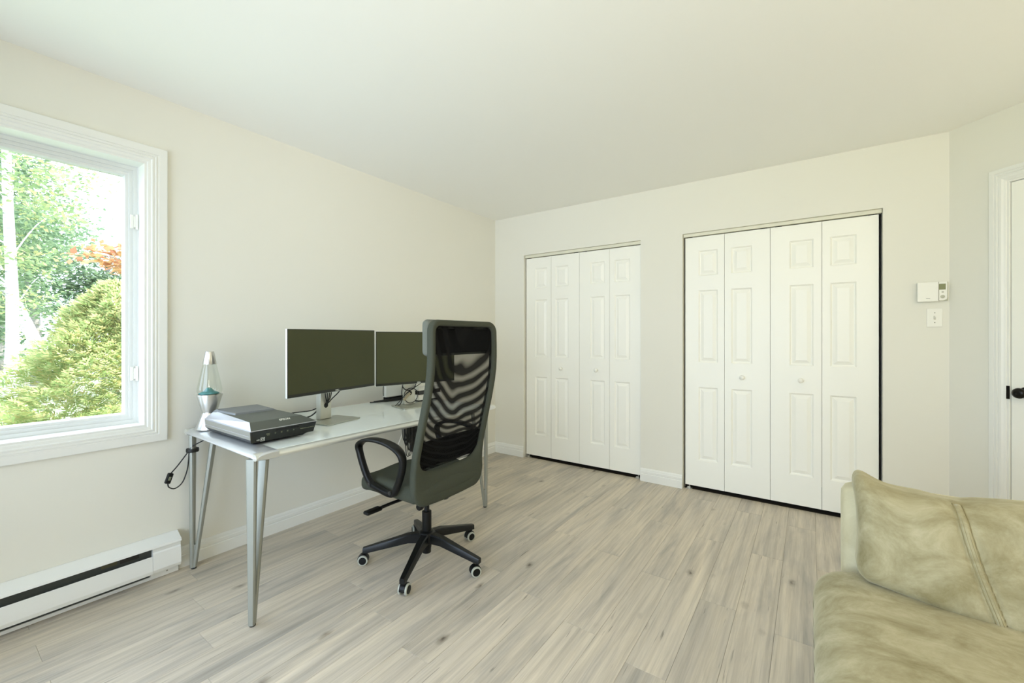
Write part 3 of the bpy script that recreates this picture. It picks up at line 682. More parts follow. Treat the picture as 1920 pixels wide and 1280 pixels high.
for i, (x, zz) in enumerate(((-0.022, zt), (-0.004, zt), (0.014, zt), (0.030, zt))):
    lead(Bx1, 'monitor_lead', [(x, -0.040, zz+0.03), (x*0.8, -0.036, 0.145), (0.004*i-0.006, -0.040, 0.105), (0.003*i-0.006, -0.046, 0.088), (0.003*i-0.006, -0.075, 0.082)], 'black lead feeding through the stand of the monitor by the scanner', group=g)
lead(Bx1, 'display_cable', [(0.115, -0.03, 0.20), (0.085, -0.034, 0.158), (0.03, -0.038, 0.118), (0.004, -0.044, 0.095), (0.002, -0.075, 0.090)], 'black cable slanting from the screen edge into the stand beside the scanner', r=0.0032)
lead(Bx1, 'rear_lead', [(0.0, -0.092, 0.075), (-0.05, -0.125, 0.055), (-0.12, -0.20, 0.045), (-0.18, -0.24, 0.012), (-0.22, -0.25, 0.004)], 'thin black lead arching down to the desk behind the scanner', r=0.003)
lead(Bx1, 'power_lead', [(-0.004, -0.092, 0.07), (-0.03, -0.14, 0.02), (-0.08, -0.20, 0.005), (-0.16, -0.24, 0.005), (-0.24, -0.23, 0.005)], 'thick black lead lying on the desk behind the scanner', r=0.0042)
# second monitor: coil of cable hanging at the stand
cc = [Vector((0.0+0.052*math.cos(a_), -0.036+0.004*math.sin(2*a_), 0.068+0.052*math.sin(a_))) for a_ in np.linspace(0, 2*PI, 30)]
b = B(); b.tube([Bx2 @ p for p in cc[:-1]], 0.0026, 7, closed=True); tag(b.build('coiled_cable', M_cord, None, True), 'black cable coiled in a ring at the monitor stand near the chair', 'cable')
lead(Bx2, 'display_cable', [(0.115, -0.03, 0.20), (0.08, -0.033, 0.155), (0.04, -0.036, 0.13), (-0.03, -0.036, 0.09), (-0.065, -0.036, 0.055), (-0.10, -0.04, 0.02), (-0.112, -0.05, 0.004)], 'black cable crossing the monitor stand beside the chair')
lead(Bx2, 'monitor_lead', [(-0.050, -0.034, 0.20), (-0.062, -0.036, 0.15), (-0.068, -0.040, 0.10), (-0.064, -0.045, 0.05), (-0.075, -0.05, 0.012), (-0.09, -0.06, 0.008)], 'black lead hanging beside the stand of the monitor near the chair', r=0.0032)
lead(Bx2, 'monitor_lead', [(0.034, -0.034, 0.20), (0.038, -0.036, 0.15), (0.020, -0.038, 0.118), (-0.01, -0.040, 0.105), (-0.045, -0.038, 0.115), (-0.062, -0.038, 0.135)], 'black lead looping in front of the stand of the monitor near the chair', r=0.0034)
M = Bx2 @ Matrix.Translation((-0.034, -0.030, 0.066)) @ Matrix.Rotation(-0.75, 4, 'Y')
b = B(); b.box(-0.034, 0.034, -0.006, 0.004, -0.008, 0.008, 0.002, M=M); tag(b.build('cable_adapter', mat('tan_metal', (168, 158, 132), 0.4, metal=0.5, bump=0.03), None), 'small beige cable adapter hanging at the monitor stand', 'adapter')

# white box and device at the back of the desk
t = empty('router_box', dk(0.085, 1.26, DZ), 'white upright box against the wall behind the monitors', 'box')
b = B(); Md = Matrix.Translation(dk(0.075, 1.215, DZ+0.030)) @ Matrix.Rotation(-rd, 4, 'Z')
b.box(-0.020, 0.020, 0.0, 0.165, 0.0, 0.135, 0.003, M=Md); bx_ = b.build('case', M_white, t)
b = B(); b.box(-0.026, 0.026, 0.010, 0.155, -0.0292, -0.0003, 0.003, M=Md); b.build('stand', M_black, t)
b = B(); b.tube(catmull([dk(0.075, 1.208, DZ+0.13), dk(0.075, 1.205, DZ+0.08), dk(0.08, 1.203, DZ+0.04)], 5), 0.003, 7); b.build('side_cord', M_cord, bx_, True)
b = B(); b.tube(catmull([dk(0.065, 1.13, DZ+0.005), dk(0.10, 1.20, DZ+0.012), dk(0.125, 1.25, DZ+0.016), dk(0.135, 1.31, DZ+0.018), dk(0.14, 1.36, DZ+0.02)], 8), 0.0055, 8)
b.tube(catmull([dk(0.06, 1.10, DZ+0.004), dk(0.115, 1.19, DZ+0.006), dk(0.14, 1.26, DZ+0.008), dk(0.155, 1.36, DZ+0.008)], 8), 0.004, 8); tag(b.build('cable_bunch', M_cord, None, True), 'bunch of black cables lying in front of the white upright box', 'cable')
t = empty('docking_device', dk(0.30, 1.40, DZ), 'white desktop device with black slot beside the monitor stand', 'device')
Md = Matrix.Translation(dk(0.15, 1.335, DZ)) @ Matrix.Rotation(-rd, 4, 'Z')
b = B(); b.box(0, 0.17, 0.0, 0.24, 0.012, 0.052, 0.006, M=Md); b.build('lower_case', M_white, t)
b = B(); b.box(0.012, 0.158, 0.012, 0.23, 0.0525, 0.082, 0.002, M=Md); b.build('slot', M_gloss, t)
b = B(); b.box(0, 0.17, 0.0, 0.24, 0.0825, 0.118, 0.006, M=Md); b.build('upper_case', M_white, t)
b = B(); b.box(0.02, 0.15, 0.02, 0.22, 0.0004, 0.0118, M=Md); b.build('plinth', M_black, t)

# ------------------------------------------------------------------ power strip and cable tangle under the desk
t = empty('power_strip', (0.12, -1.31, 0.45), 'black power strip with white plug hanging under the desk', 'power strip')
TC = Vector((0.115, -1.300, 0.50))
b = B(); b.box(TC.x-0.02, TC.x+0.03, TC.y+0.030, TC.y+0.075, 0.300, 0.700, 0.006); ps = b.build('housing', M_black, t)
for z in (0.62, 0.56, 0.50, 0.44):
    b = B(); b.box(TC.x+0.0305, TC.x+0.0325, TC.y+0.038, TC.y+0.066, z-0.018, z+0.018, 0.001); b.build('socket', M_dark, ps)
b = B(); b.box(TC.x-0.012, TC.x+0.022, TC.y+0.030, TC.y+0.075, 0.698, 0.7025); b.build('bracket', M_black, t)
t = empty('white_plug', (TC.x, TC.y, 0.5), 'white plug with cord among the black cables under the desk', 'plug')
b = B(); b.lathe([(0.010, 0), (0.022, 0.006), (0.024, 0.020), (0.020, 0.034), (0.006, 0.040)], (TC.x+0.033, TC.y+0.050, 0.610), 18, Matrix.Rotation(PI/2, 3, 'Y')); b.build('plug_body', M_white, t, True)
b = B(); b.tube(catmull([(TC.x+0.060, TC.y+0.040, 0.610), (TC.x+0.065, TC.y+0.0, 0.600), (TC.x+0.055, TC.y-0.06, 0.560), (TC.x+0.05, TC.y-0.11, 0.455), (TC.x+0.05, TC.y-0.14, 0.40)], 8), 0.0045, 8); b.build('plug_cord', M_white, t, True)
rc = random.Random(3)
for i in range(12):
    cx = TC.x+0.045+0.02*rc.random(); cy = TC.y-0.060+rc.uniform(-0.040, 0.040); top = 0.69-0.02*rc.random(); bot = 0.31+rc.uniform(-0.02, 0.14); wv = 0.012+0.022*rc.random()
    P = [(cx-0.02, cy+0.02, 0.699), (cx, cy, top-0.05), (cx+0.006, cy-wv, (top+bot)/2), (cx, cy-wv*0.6, bot+0.03), (cx+0.004, cy, bot), (cx, cy+wv*0.7, bot+0.04), (cx-0.004, cy+wv*1.2, (top+bot)/2), (cx-0.004, cy+0.03, top-0.03), (cx-0.02, cy+0.035, 0.699)]
    b = B(); b.tube(catmull(P, 6), rc.choice((0.0026, 0.0034, 0.0042)), 7)
    tag(b.build('hanging_cable', M_cord, None, True), 'looped black cable hanging in the tangle under the desk', 'cable', 'cables hanging under the desk')
b = B(); b.tube(catmull([(TC.x+0.03, TC.y+0.02, 0.46), (TC.x+0.04, TC.y+0.01, 0.38), (TC.x+0.02, TC.y+0.03, 0.28), (TC.x-0.02, TC.y+0.06, 0.15), (0.025, TC.y+0.08, 0.004)], 8), 0.0035, 7)
tag(b.build('supply_cord', M_cord, None, True), 'black supply cord running from the power strip down to the floor', 'cable')

# ------------------------------------------------------------------ office chair
BC = Vector((1.003, -1.945, 0)); CYc = -1.992
chair = empty('office_chair', BC, 'high backed swivel office chair with grey fabric and black mesh back', 'chair')
M_fab = mat('grey_chair_fabric', (70, 73, 62), 0.9, bump=0.5, bscale=900, var=0.14, vscale=500, spec=0.2, detail=2)
M_blk = mat('black_chair_fabric', (9, 10, 9), 0.9, bump=0.4, bscale=700, spec=0.15)
PZ = [0.40, 0.48, 0.56, 0.65, 0.73, 0.82, 0.90, 0.98, 1.05, 1.12, 1.18, 1.24, 1.32]
PX = [1.232, 1.222, 1.218, 1.230, 1.250, 1.273, 1.294, 1.312, 1.323, 1.327, 1.327, 1.326, 1.322]
def bx(z): return float(np.interp(z, PZ, PX))+0.004
def bulge(y): return -0.030*(1-((y-CYc)/0.25)**2) if abs(y-CYc) < 0.25 else 0.0   # mesh plane is slightly hollow towards the sitter
# outline of the frame, from the bottom centre round
def outline(inner):
    out = []
    if not inner: zt_, zb, hwb, hwt, r1, r2 = 1.296, 0.418, 0.250, 0.238, 0.055, 0.075
    else: zt_, zb, hwb, hwt, r1, r2 = 1.266, 0.585, 0.217, 0.212, 0.034, 0.070
    def hw(z): 
        k = (z-0.42)/0.88
        return hwb+(hwt-hwb)*k
    N = 24
    def arc(cy, cz, r, a0, a1, n): return [(cy+r*math.cos(a0+(a1-a0)*k/n), cz+r*math.sin(a0+(a1-a0)*k/n)) for k in range(n+1)]
    right = arc(hw(zb+r2)-r2, zb+r2, r2, -PI/2, 0, 8) + [(hw(z), z) for z in np.linspace(zb+r2, zt_-r1, N)[1:-1]] + arc(hw(zt_-r1)-r1, zt_-r1, r1, 0, PI/2, 8)
    top = [((hw(zt_)-r1)*(1-2*k/8), zt_) for k in range(1, 8)]
    left = [(-y, z) for y, z in right[::-1]]
    bot = [(-(hw(zb)-r2)*(1-2*k/8), zb) for k in range(1, 8)]
    # lower edge bows
    res = right+top+left+bot
    o2 = []
    for y, z in res:
        if z < (0.50 if not inner else 0.70):
            k = max(0, 1-(z-zb)/(0.08))
            z = z - (0.012 if not inner else 0.022)*k*(1-(y/0.22)**2)
        o2.append((y, z))
    return o2
Oo, Oi = outline(False), outline(True)
b = B(); R = []
for (yo, zo), (yi, zi) in zip(Oo, Oi):
    ring = []
    for k in range(14):
        a_ = 2*PI*k/14; c = math.copysign(abs(math.cos(a_))**0.55, math.cos(a_)); s_ = math.copysign(abs(math.sin(a_))**0.7, math.sin(a_))
        y = (yo+yi)/2+(yo-yi)/2*c; z = (zo+zi)/2+(zo-zi)/2*c
        ring.append((bx(z)+bulge(CYc+y*0.8)*0.5+0.020*s_-0.004, CYc+y, z))
    R.append(ring)
b.rings(R, closed=True); b.build('backrest_frame', M_fab, chair, True)
# mesh cloth, procedural weave that lets light through in moire-like bands
def mesh_mat():
    m, nt, p = nt_new('black_mesh_cloth'); L = nt.links; N = nt.nodes.new
    p.inputs['Base Color'].default_value = (0.004, 0.004, 0.004, 1); p.inputs['Roughness'].default_value = 0.8; p.inputs['Specular IOR Level'].default_value = 0.15
    tc = N('ShaderNodeTexCoord'); mp = N('ShaderNodeMapping'); mp.inputs['Location'].default_value = (0, 1.96, -1.14); mp.inputs['Scale'].default_value = (0.3, 1, 1)
    L.new(tc.outputs['Object'], mp.inputs['Vector'])
    n = N('ShaderNodeTexNoise'); n.inputs['Scale'].default_value = 4.5; n.inputs['Detail'].default_value = 1.0; n.inputs['Distortion'].default_value = 0.5; L.new(mp.outputs[0], n.inputs['Vector'])
    sep = N('ShaderNodeSeparateXYZ'); L.new(mp.outputs[0], sep.inputs[0])
    # phase = 2*pi*(noise*9 + z^2 term)
    mul = N('ShaderNodeMath'); mul.operation = 'MULTIPLY'; mul.inputs[1].default_value = 11.0; L.new(n.outputs['Fac'], mul.inputs[0])
    z1 = N('ShaderNodeMath'); z1.operation = 'MULTIPLY_ADD'; z1.inputs[1].default_value = 150.0; z1.inputs[2].default_value = -42.0; L.new(sep.outputs['Z'], z1.inputs[0])
    zz = N('ShaderNodeMath'); zz.operation = 'MULTIPLY'; L.new(sep.outputs['Z'], zz.inputs[0]); L.new(z1.outputs[0], zz.inputs[1])
    yy = N('ShaderNodeMath'); yy.operation = 'MULTIPLY'; yy.inputs[1].default_value = 16.0; L.new(sep.outputs['Y'], yy.inputs[0])
    y2 = N('ShaderNodeMath'); y2.operation = 'MULTIPLY'; L.new(sep.outputs['Y'], y2.inputs[0]); L.new(sep.outputs['Y'], y2.inputs[1])
    y3 = N('ShaderNodeMath'); y3.operation = 'MULTIPLY'; y3.inputs[1].default_value = 260.0; L.new(y2.outputs[0], y3.inputs[0])
    a1 = N('ShaderNodeMath'); L.new(mul.outputs[0], a1.inputs[0]); L.new(zz.outputs[0], a1.inputs[1])
    a2 = N('ShaderNodeMath'); L.new(a1.outputs[0], a2.inputs[0]); L.new(y3.outputs[0], a2.inputs[1])
    sn = N('ShaderNodeMath'); sn.operation = 'SINE'; L.new(a2.outputs[0], sn.inputs[0])
    mr = N('ShaderNodeMapRange'); mr.inputs['From Min'].default_value = -0.55; mr.inputs['From Max'].default_value = 1.0; mr.inputs['To Min'].default_value = 0.03; mr.inputs['To Max'].default_value = 0.40
    L.new(sn.outputs[0], mr.inputs['Value'])
    tr = N('ShaderNodeBsdfTransparent'); mx = N('ShaderNodeMixShader')
    L.new(mr.outputs[0], mx.inputs['Fac']); L.new(p.outputs[0], mx.inputs[1]); L.new(tr.outputs[0], mx.inputs[2])
    L.new(mx.outputs[0], nt.nodes['Material Output'].inputs['Surface'])
    return m
M_mesh = mesh_mat()
def panel(b, z0, z1, hwid, off, thick, n=16, mz=24, edge=0.0):
    G = []
    for s_ in (0, 1):
        rows = []
        for i in range(mz+1):
            z = z0+(z1-z0)*i/mz; row = []
            for j in range(n+1):
                u = 2*j/n-1; y = CYc+u*hwid(z)
                e = 1.0
                if edge: e = max(0.0, 1-abs(u)**6)*max(0.0, 1-abs(2*i/mz-1)**6)
                row.append(b.bm.verts.new((bx(z)+bulge(y)*0.6+off-(thick*e if s_ else 0), y, z)))
            rows.append(row)
        G.append(rows)
    for rows in (G if thick > 0 else G[:1]):
        for i in range(mz):
            for j in range(n): b.bm.faces.new([rows[i][j], rows[i][j+1], rows[i+1][j+1], rows[i+1][j]])
    if thick > 0:
        a, c = G
        for i in range(mz):
            for j in (0, n): b.bm.faces.new([a[i][j], a[i+1][j], c[i+1][j], c[i][j]])
        for j in range(n):
            for i in (0, mz): b.bm.faces.new([a[i][j], a[i][j+1], c[i][j+1], c[i][j]])
    else:
        for v in [v for r in G[1] for v in r]: b.bm.verts.remove(v)
    return b
b = B(); panel(b, 0.575, 1.268, lambda z: 0.222 if z < 1.24 else 0.212, -0.006, 0.0); b.build('mesh_back', M_mesh, chair, True)
b = B(); panel(b, 1.140, 1.256, lambda z: 0.214, -0.010, 0.006); b.build('headrest_backing', M_blk, chair, True)
b = B(); panel(b, 0.585, 0.715, lambda z: 0.216-0.06*max(0, (0.63-z)/0.04)**2*0.4, -0.012, 0.020); b.build('lumbar_pad', M_blk, chair, True)
b = B(); soft_box(b, (bx(1.21)-0.046, CYc, 1.212), (0.026, 0.236, 0.085), 0.024, (6, 24, 12), lambda q: Vector((q.x-0.012*(1-(q.y/0.236)**2), q.y, q.z))); hr = b.build('headrest', mat('headrest_fabric', (108, 111, 102), 0.9, bump=0.5, bscale=900, var=0.1, vscale=500, spec=0.2), chair, True)
# front padding between frame and seat
# seat
def seatf(q):
    k = max(0, (-q.x-0.12)/0.10)
    return Vector((q.x, q.y, q.z-0.018*k*k - 0.010*(1-abs(q.y)/0.24)*(1-abs(q.x)/0.23) + (0.006*math.cos(q.y*18) if q.z > 0 else 0)))
b = B(); soft_box(b, (1.022, CYc, 0.478), (0.212, 0.245, 0.045), 0.036, (24, 24, 8), seatf); b.build('seat', M_fab, chair, True)
b = B(); b.box(0.90, 1.18, CYc-0.13, CYc+0.13, 0.412, 0.434, 0.006); b.build('seat_pan', M_black, chair)
b = B(); b.box(0.90, 1.14, CYc-0.07, CYc+0.07, 0.365, 0.4115, 0.012, 3); mech = b.build('tilt_mechanism', M_black, chair, angle=40)
b = B(); b.tube([(1.10, CYc, 0.40), (1.19, CYc, 0.405), (1.215, CYc, 0.46)], [0.03, 0.03, 0.025], 12, sx=0.6); b.build('back_bracket', M_blackm, chair, True)
# levers
b = B(); b.tube(catmull([(1.01, CYc-0.06, 0.385), (0.99, CYc-0.16, 0.380), (0.975, CYc-0.235, 0.372)], 6), 0.008, 10)
soft_box(b, (0.968, CYc-0.275, 0.369), (0.020, 0.045, 0.009), 0.0085, (8, 12, 4)); b.build('height_lever', M_black, chair, True)
b = B(); b.tube(catmull([(1.10, CYc-0.06, 0.385), (1.12, CYc-0.10, 0.372)], 4), 0.007, 10); b.lathe([(0.014, 0), (0.018, 0.006), (0.018, 0.024), (0.012, 0.030)], (1.12, CYc-0.095, 0.370), 16, Matrix.Rotation(PI/2, 3, 'X')); b.build('tilt_knob', M_black, chair, angle=40)
# armrests: closed loops of black plastic
for sg in (-1, 1):
    loop = [(0.936, 0.502), (0.902, 0.540), (0.868, 0.600), (0.847, 0.652), (0.853, 0.678), (0.896, 0.704), (0.975, 0.717), (1.060, 0.714), (1.130, 0.698), (1.168, 0.668), (1.172, 0.620), (1.150, 0.550), (1.118, 0.492), (1.090, 0.476), (1.02, 0.482), (0.96, 0.492)]
    pts = catmull([(x+0.008, 0, z) for x, z in loop], 5, closed=True)
    n = len(pts); cen = sum((Vector(p) for p in pts), Vector())/n
    R = []
    for i, p in enumerate(pts):
        t = (pts[(i+1) % n]-pts[i-1]).normalized(); nrm = Vector((t.z, 0, -t.x))
        top = max(0.0, min(1.0, (p.z-0.64)/0.06))
        th = 0.0095+0.0045*(1-top); wd = 0.016+0.010*top; yc = CYc+sg*(0.272+0.004*top)
        ring = []
        for k in range(10):
            a_ = 2*PI*k/10; c = math.copysign(abs(math.cos(a_))**0.6, math.cos(a_)); s_ = math.copysign(abs(math.sin(a_))**0.6, math.sin(a_))
            q = p+nrm*th*s_; ring.append((q.x, yc+wd*c, q.z))
        R.append(ring)
    b = B(); b.rings(R, closed=True); ar = b.build('armrest', M_black, chair, True)
    for (x, z) in ((0.955, 0.497), (1.110, 0.488)):
        b = B(); b.lathe([(0.010, -0.004), (0.010, 0.003), (0.006, 0.004), (0, 0.004)], (x, CYc+sg*0.288, z), 14, Matrix.Rotation(-sg*PI/2, 3, 'X')); b.build('bolt', mat('bolt_steel', (70, 70, 68), 0.35, metal=0.7, bump=0.02), ar)
# gas column
b = B(); b.lathe([(0.014, 0.400), (0.014, 0.270), (0.0255, 0.268), (0.0255, 0.075), (0.0235, 0.070), (0.0235, 0.046), (0.020, 0.044)], (BC.x, BC.y, 0), 24); b.build('gas_column', M_blackm, chair, angle=40)
b = B(); b.lathe([(0.034, 0.100), (0.046, 0.108), (0.048, 0.125), (0.046, 0.150), (0.038, 0.162), (0.027, 0.166)], (BC.x, BC.y, 0), 28); b.build('hub', M_blackm, chair, angle=40)
CP = [(0.787, -2.139), (1.144, -2.226), (1.315, -1.899), (1.048, -1.619), (0.716, -1.763)]
M_ring = mat('caster_ring', (176, 178, 166), 0.4, bump=0.02)
CR = 0.322; a0_ = math.atan2(CP[1][1]-BC.y, CP[1][0]-BC.x)
for i in range(5):
    A = Vector((CP[i][0]-BC.x, CP[i][1]-BC.y, 0)); ang = math.atan2(A.y, A.x)
    D = Vector((math.cos(ang), math.sin(ang), 0)); T = Vector((-D.y, D.x, 0)); rl = CR
    b = B(); R = []
    for k, (r_, zt_, hh_, w_) in enumerate(((0.030, 0.156, 0.050, 0.024), (0.10, 0.150, 0.044, 0.020), (0.22, 0.118, 0.036, 0.017), (rl-0.010, 0.094, 0.030, 0.015), (rl+0.014, 0.088, 0.026, 0.013))):
        p = BC+D*r_
        R.append([p-T*w_*0.75+Vector((0, 0, zt_)), p+T*w_*0.75+Vector((0, 0, zt_)), p+T*w_+Vector((0, 0, zt_-0.006)), p+T*w_+Vector((0, 0, zt_-hh_)), p-T*w_+Vector((0, 0, zt_-hh_)), p-T*w_+Vector((0, 0, zt_-0.006))])
    b.rings(R); b.build('base_arm', M_blackm, chair, angle=35)
    # caster, swivelled at its own angle
    ca = (2.3, 0.35, 2.6, 2.9, 1.0)[i]; Wd = Vector((math.cos(ca), math.sin(ca), 0)); Tr = Vector((-Wd.y, Wd.x, 0))   # Wd = axle direction
    cp_ = BC+D*rl; cw = cp_+Tr*0.012+Vector((0, 0, 0.0265))
    b = B(); b.lathe([(0.0065, 0.040), (0.0065, 0.075)], (cp_.x, cp_.y, 0), 10)
    rot = Matrix((Tr, Vector((0, 0, 1)), Wd)).transposed()
    # hood: half disc
    hp = [(0.0285*math.cos(a_), 0.0285*math.sin(a_)+0.002) for a_ in np.linspace(-0.15, PI+0.15, 16)]
    b.prism([tuple(cw+Tr*x+Vector((0, 0, z))-Wd*0.014) for x, z in hp], Wd*0.028); cs = b.build('caster', M_black, chair)
    for sg in (-1, 1):
        o_ = cw+Wd*sg*0.017
        b = B(); b.lathe([(0.012, -0.006), (0.0245, -0.006), (0.0265, -0.004), (0.0265, 0.004), (0.0245, 0.006), (0.012, 0.006)], o_, 26, rot); wh = b.build('wheel', M_ring, cs, angle=40)
        b = B(); b.lathe([(0.0195, sg*0.0055), (0.0190, sg*0.0072), (0.010, sg*0.0080), (0, sg*0.0080)], o_, 24, rot); b.build('wheel_cap', M_black, cs, angle=40)

# ------------------------------------------------------------------ sofa
def suede(name, a, c2):
    m, nt, p = nt_new(name); L = nt.links; N = nt.nodes.new
    tc = N('ShaderNodeTexCoord'); mp = N('ShaderNodeMapping'); mp.inputs['Scale'].default_value = (1.0, 1.5, 1.2); mp.inputs['Rotation'].default_value = (0.3, 0.2, 0.7); L.new(tc.outputs['Object'], mp.inputs['Vector'])
    n = N('ShaderNodeTexNoise'); n.inputs['Scale'].default_value = 6.5; n.inputs['Detail'].default_value = 12; n.inputs['Roughness'].default_value = 0.72; n.inputs['Distortion'].default_value = 0.5; L.new(mp.outputs[0], n.inputs['Vector'])
    r = N('ShaderNodeValToRGB'); e = r.color_ramp.elements; e[0].position = 0.30; e[0].color = lin(a); e[1].position = 0.68; e[1].color = lin(c2); L.new(n.outputs['Fac'], r.inputs['Fac'])
    L.new(r.outputs['Color'], p.inputs['Base Color']); p.inputs['Roughness'].default_value = 0.95; p.inputs['Specular IOR Level'].default_value = 0.1
    p.inputs['Sheen Weight'].default_value = 0.5; p.inputs['Sheen Roughness'].default_value = 0.4; p.inputs['Sheen Tint'].default_value = lin((225, 222, 200))
    n2 = N('ShaderNodeTexNoise'); n2.inputs['Scale'].default_value = 420; n2.inputs['Detail'].default_value = 2; L.new(tc.outputs['Object'], n2.inputs['Vector'])
    b_ = N('ShaderNodeBump'); b_.inputs['Strength'].default_value = 0.12; b_.inputs['Distance'].default_value = 0.001; L.new(n2.outputs['Fac'], b_.inputs['Height']); L.new(b_.outputs['Normal'], p.inputs['Normal'])
    return m
M_suede = suede('olive_suede', (132, 122, 84), (188, 180, 148))
M_suede2 = suede('olive_suede_pale', (190, 181, 148), (210, 203, 172))
sofa = empty('sofa', (3.5, -2.0, 0), 'armless olive beige suede sofa with loose back cushion', 'sofa')
SXa, SXb = 2.722, 4.32
# base and back frame
b = B(); b.box(SXa+0.03, SXb-0.03, -2.42, -1.52, 0.045, 0.20, 0.02, 3); b.build('base', M_suede2, sofa, angle=40)
for (x, y) in ((SXa+0.09, -2.36), (SXb-0.09, -2.36), (SXa+0.09, -1.58), (SXb-0.09, -1.58)):
    b = B(); b.lathe([(0.020, 0.0005), (0.026, 0.044)], (x, y, 0), 14); b.build('foot', M_black, sofa)
def bf(q): return Vector((q.x, q.y+0.05*(q.z+0.27), q.z))
b = B(); soft_box(b, ((2.808+SXb)/2, -1.565, 0.405), ((SXb-2.808)/2, 0.062, 0.268), 0.045, (40, 6, 16), bf); b.build('back_frame', M_suede2, sofa, True)
def seat_fn(q):
    nz = noise.noise(Vector((q.x*3.1, q.y*3.1, q.z*5+3)))*0.010+noise.noise(Vector((q.x*9, q.y*9, 1.7)))*0.003
    px = max(0, 1-(q.x/0.80)**2); py = max(0, 1-(q.y/0.42)**2)
    up = 0.020*(px*py)**0.5
    w = 0.0012*math.sin(q.y*55) if q.x < -0.74 else 0.0
    dl = 0.030*math.exp(-((q.x+0.80)/0.09)**2)
    return Vector((q.x+w, q.y, q.z+(up+nz-dl if q.z > 0 else 0)))
b = B(); soft_box(b, ((SXa+SXb)/2, -2.06, 0.300), ((SXb-SXa)/2, 0.43, 0.108), 0.070, (110, 60, 14), seat_fn); b.build('seat_cushion', M_suede, sofa, True)
# back cushion: leaning, dented along its seam, with a pointed ear
KX0, KX1 = 2.836, 4.30; KW = (KX1-KX0)/2; KC = Vector(((KX0+KX1)/2, -1.700, 0.560)); KH = 0.150
def seam_x(z): # local x of the seam at local height z (-KH..KH)
    t_ = (z+KH)/(2*KH); return (3.155-0.062*t_-0.012*math.sin(t_*PI))-KC.x
def cush(q):
    t_ = (q.z+KH)/(2*KH); u = (q.x+KW)
    px = max(0.0, min(1.0, u/0.16))*max(0.0, min(1.0, (KX1-KX0-u)/0.16)); pz = max(0.0, 1-(2*t_-1)**2)
    puff = 0.035*(px**0.5)*(pz**0.6)
    y = q.y+(-puff if q.y < 0 else puff*0.3)
    ds = q.x-seam_x(q.z)
    gr = 0.010*math.exp(-(ds/0.05)**2)+0.006*math.exp(-((ds+0.014)/0.005)**2)+0.006*math.exp(-((ds-0.0125)/0.005)**2)
    if q.y < 0: y += gr
    y += noise.noise(Vector((q.x*4, q.z*5, 9)))*0.010+noise.noise(Vector((q.x*13+q.z*6, q.z*11, 2)))*0.0045*(1 if q.y < 0 else 0)
    z = q.z
    topk = max(0.0, (t_-0.6)/0.4)
    z -= topk*(0.020*math.exp(-((ds)/0.10)**2)+0.010*math.exp(-((ds+0.13)/0.06)**2))
    z += topk*noise.noise(Vector((q.x*16, 4, q.y*8)))*0.006
    # ear at the top corner
    e = math.exp(-((u-0.0)/0.050)**2)*max(0.0, (t_-0.80)/0.20)
    z += 0.034*e; y += 0.012*e
    x = q.x - 0.010*e + 0.012*math.sin(t_*PI)*math.exp(-(u/0.05)**2)
    y += 0.34*(z+KH)-0.012
    k_ = min(1.0, u/0.34); y -= 0.055*(1-t_)*(k_*k_*(3-2*k_)); z -= 0.018*(1-t_)*(k_*k_*(3-2*k_))
    return Vector((x, y, z))
b = B(); soft_box(b, KC, (KW, 0.075, KH), 0.048, (300, 10, 44), cush); bc_ = b.build('back_cushion', M_suede, sofa, True)
M_stitch = mat('olive_thread', (146, 136, 98), 0.8, bump=0.2, bscale=800)
def seam_pts(dx, off):
    P = []
    for k in range(44):
        z = -KH+0.02+(2*KH-0.024)*k/43; ex = max(0.0, abs(z)-(KH-0.048))
        P.append(cush(Vector((seam_x(z)+dx, -0.075+0.048-math.sqrt(max(0.0, 0.048**2-ex**2)), z)))+KC+Vector((0, off, 0)))
    return P
b = B(); b.tube(seam_pts(0.0, 0.0012), 0.0085, 10, sx=0.42, up=(0, 1, 0)); sm = b.build('seam', M_suede, bc_, True)
for dx in (-0.0105, -0.0035, 0.0035, 0.0105):
    b = B(); b.tube(seam_pts(dx, -0.0016 if abs(dx) < 0.005 else 0.0006), 0.0011 if abs(dx) < 0.005 else 0.0018, 6); b.build('stitch_line', M_stitch, bc_, True)

# ------------------------------------------------------------------ added fill lamps, out of view, to raise the room light
def added_fill_lamp(loc, power, color, label, glow):
    L0 = Vector(loc); t = empty('added_fill_lamp', loc, label, 'lamp')
    b = B(); b.lathe([(0.15, 0.0005), (0.15, 0.016), (0.14, 0.022), (0.02, 0.028)], loc, 32); b.build('base', M_alu, t, angle=40)
    b = B(); b.lathe([(0.011, 0.026), (0.011, 1.62)], loc, 14); b.build('pole', M_alu, t, angle=40)
    m, nt, p = nt_new('fill_shade_glow'); p.inputs['Base Color'].default_value = (0.85, 0.82, 0.74, 1)
    p.inputs['Emission Color'].default_value = color+(1,); p.inputs['Emission Strength'].default_value = power
    b = B(); b.lathe([(0.020, 1.42), (0.23, 1.42), (0.23, 1.80), (0.215, 1.80), (0.215, 1.785)], loc, 36); b.build('shade', m, t, angle=40)
    m, nt, p = nt_new('fill_top_glow'); p.inputs['Base Color'].default_value = (0.9, 0.9, 0.85, 1)
    p.inputs['Emission Color'].default_value = color+(1,); p.inputs['Emission Strength'].default_value = power*glow
    b = B(); b.lathe([(0.212, 1.775), (0.18, 1.788), (0.02, 1.792)], loc, 36); b.build('fill_top_diffuser', m, t, True)
added_fill_lamp((4.05, -4.15, 0), FILL_A, (1.0, 0.93, 0.80), 'added drum shade fill lamp, out of view in the corner across from the desk', 6.0)
added_fill_lamp((4.62, -1.72, 0), FILL_B, (1.0, 0.91, 0.70), 'added drum shade fill lamp, out of view at the end of the sofa', 1.0)

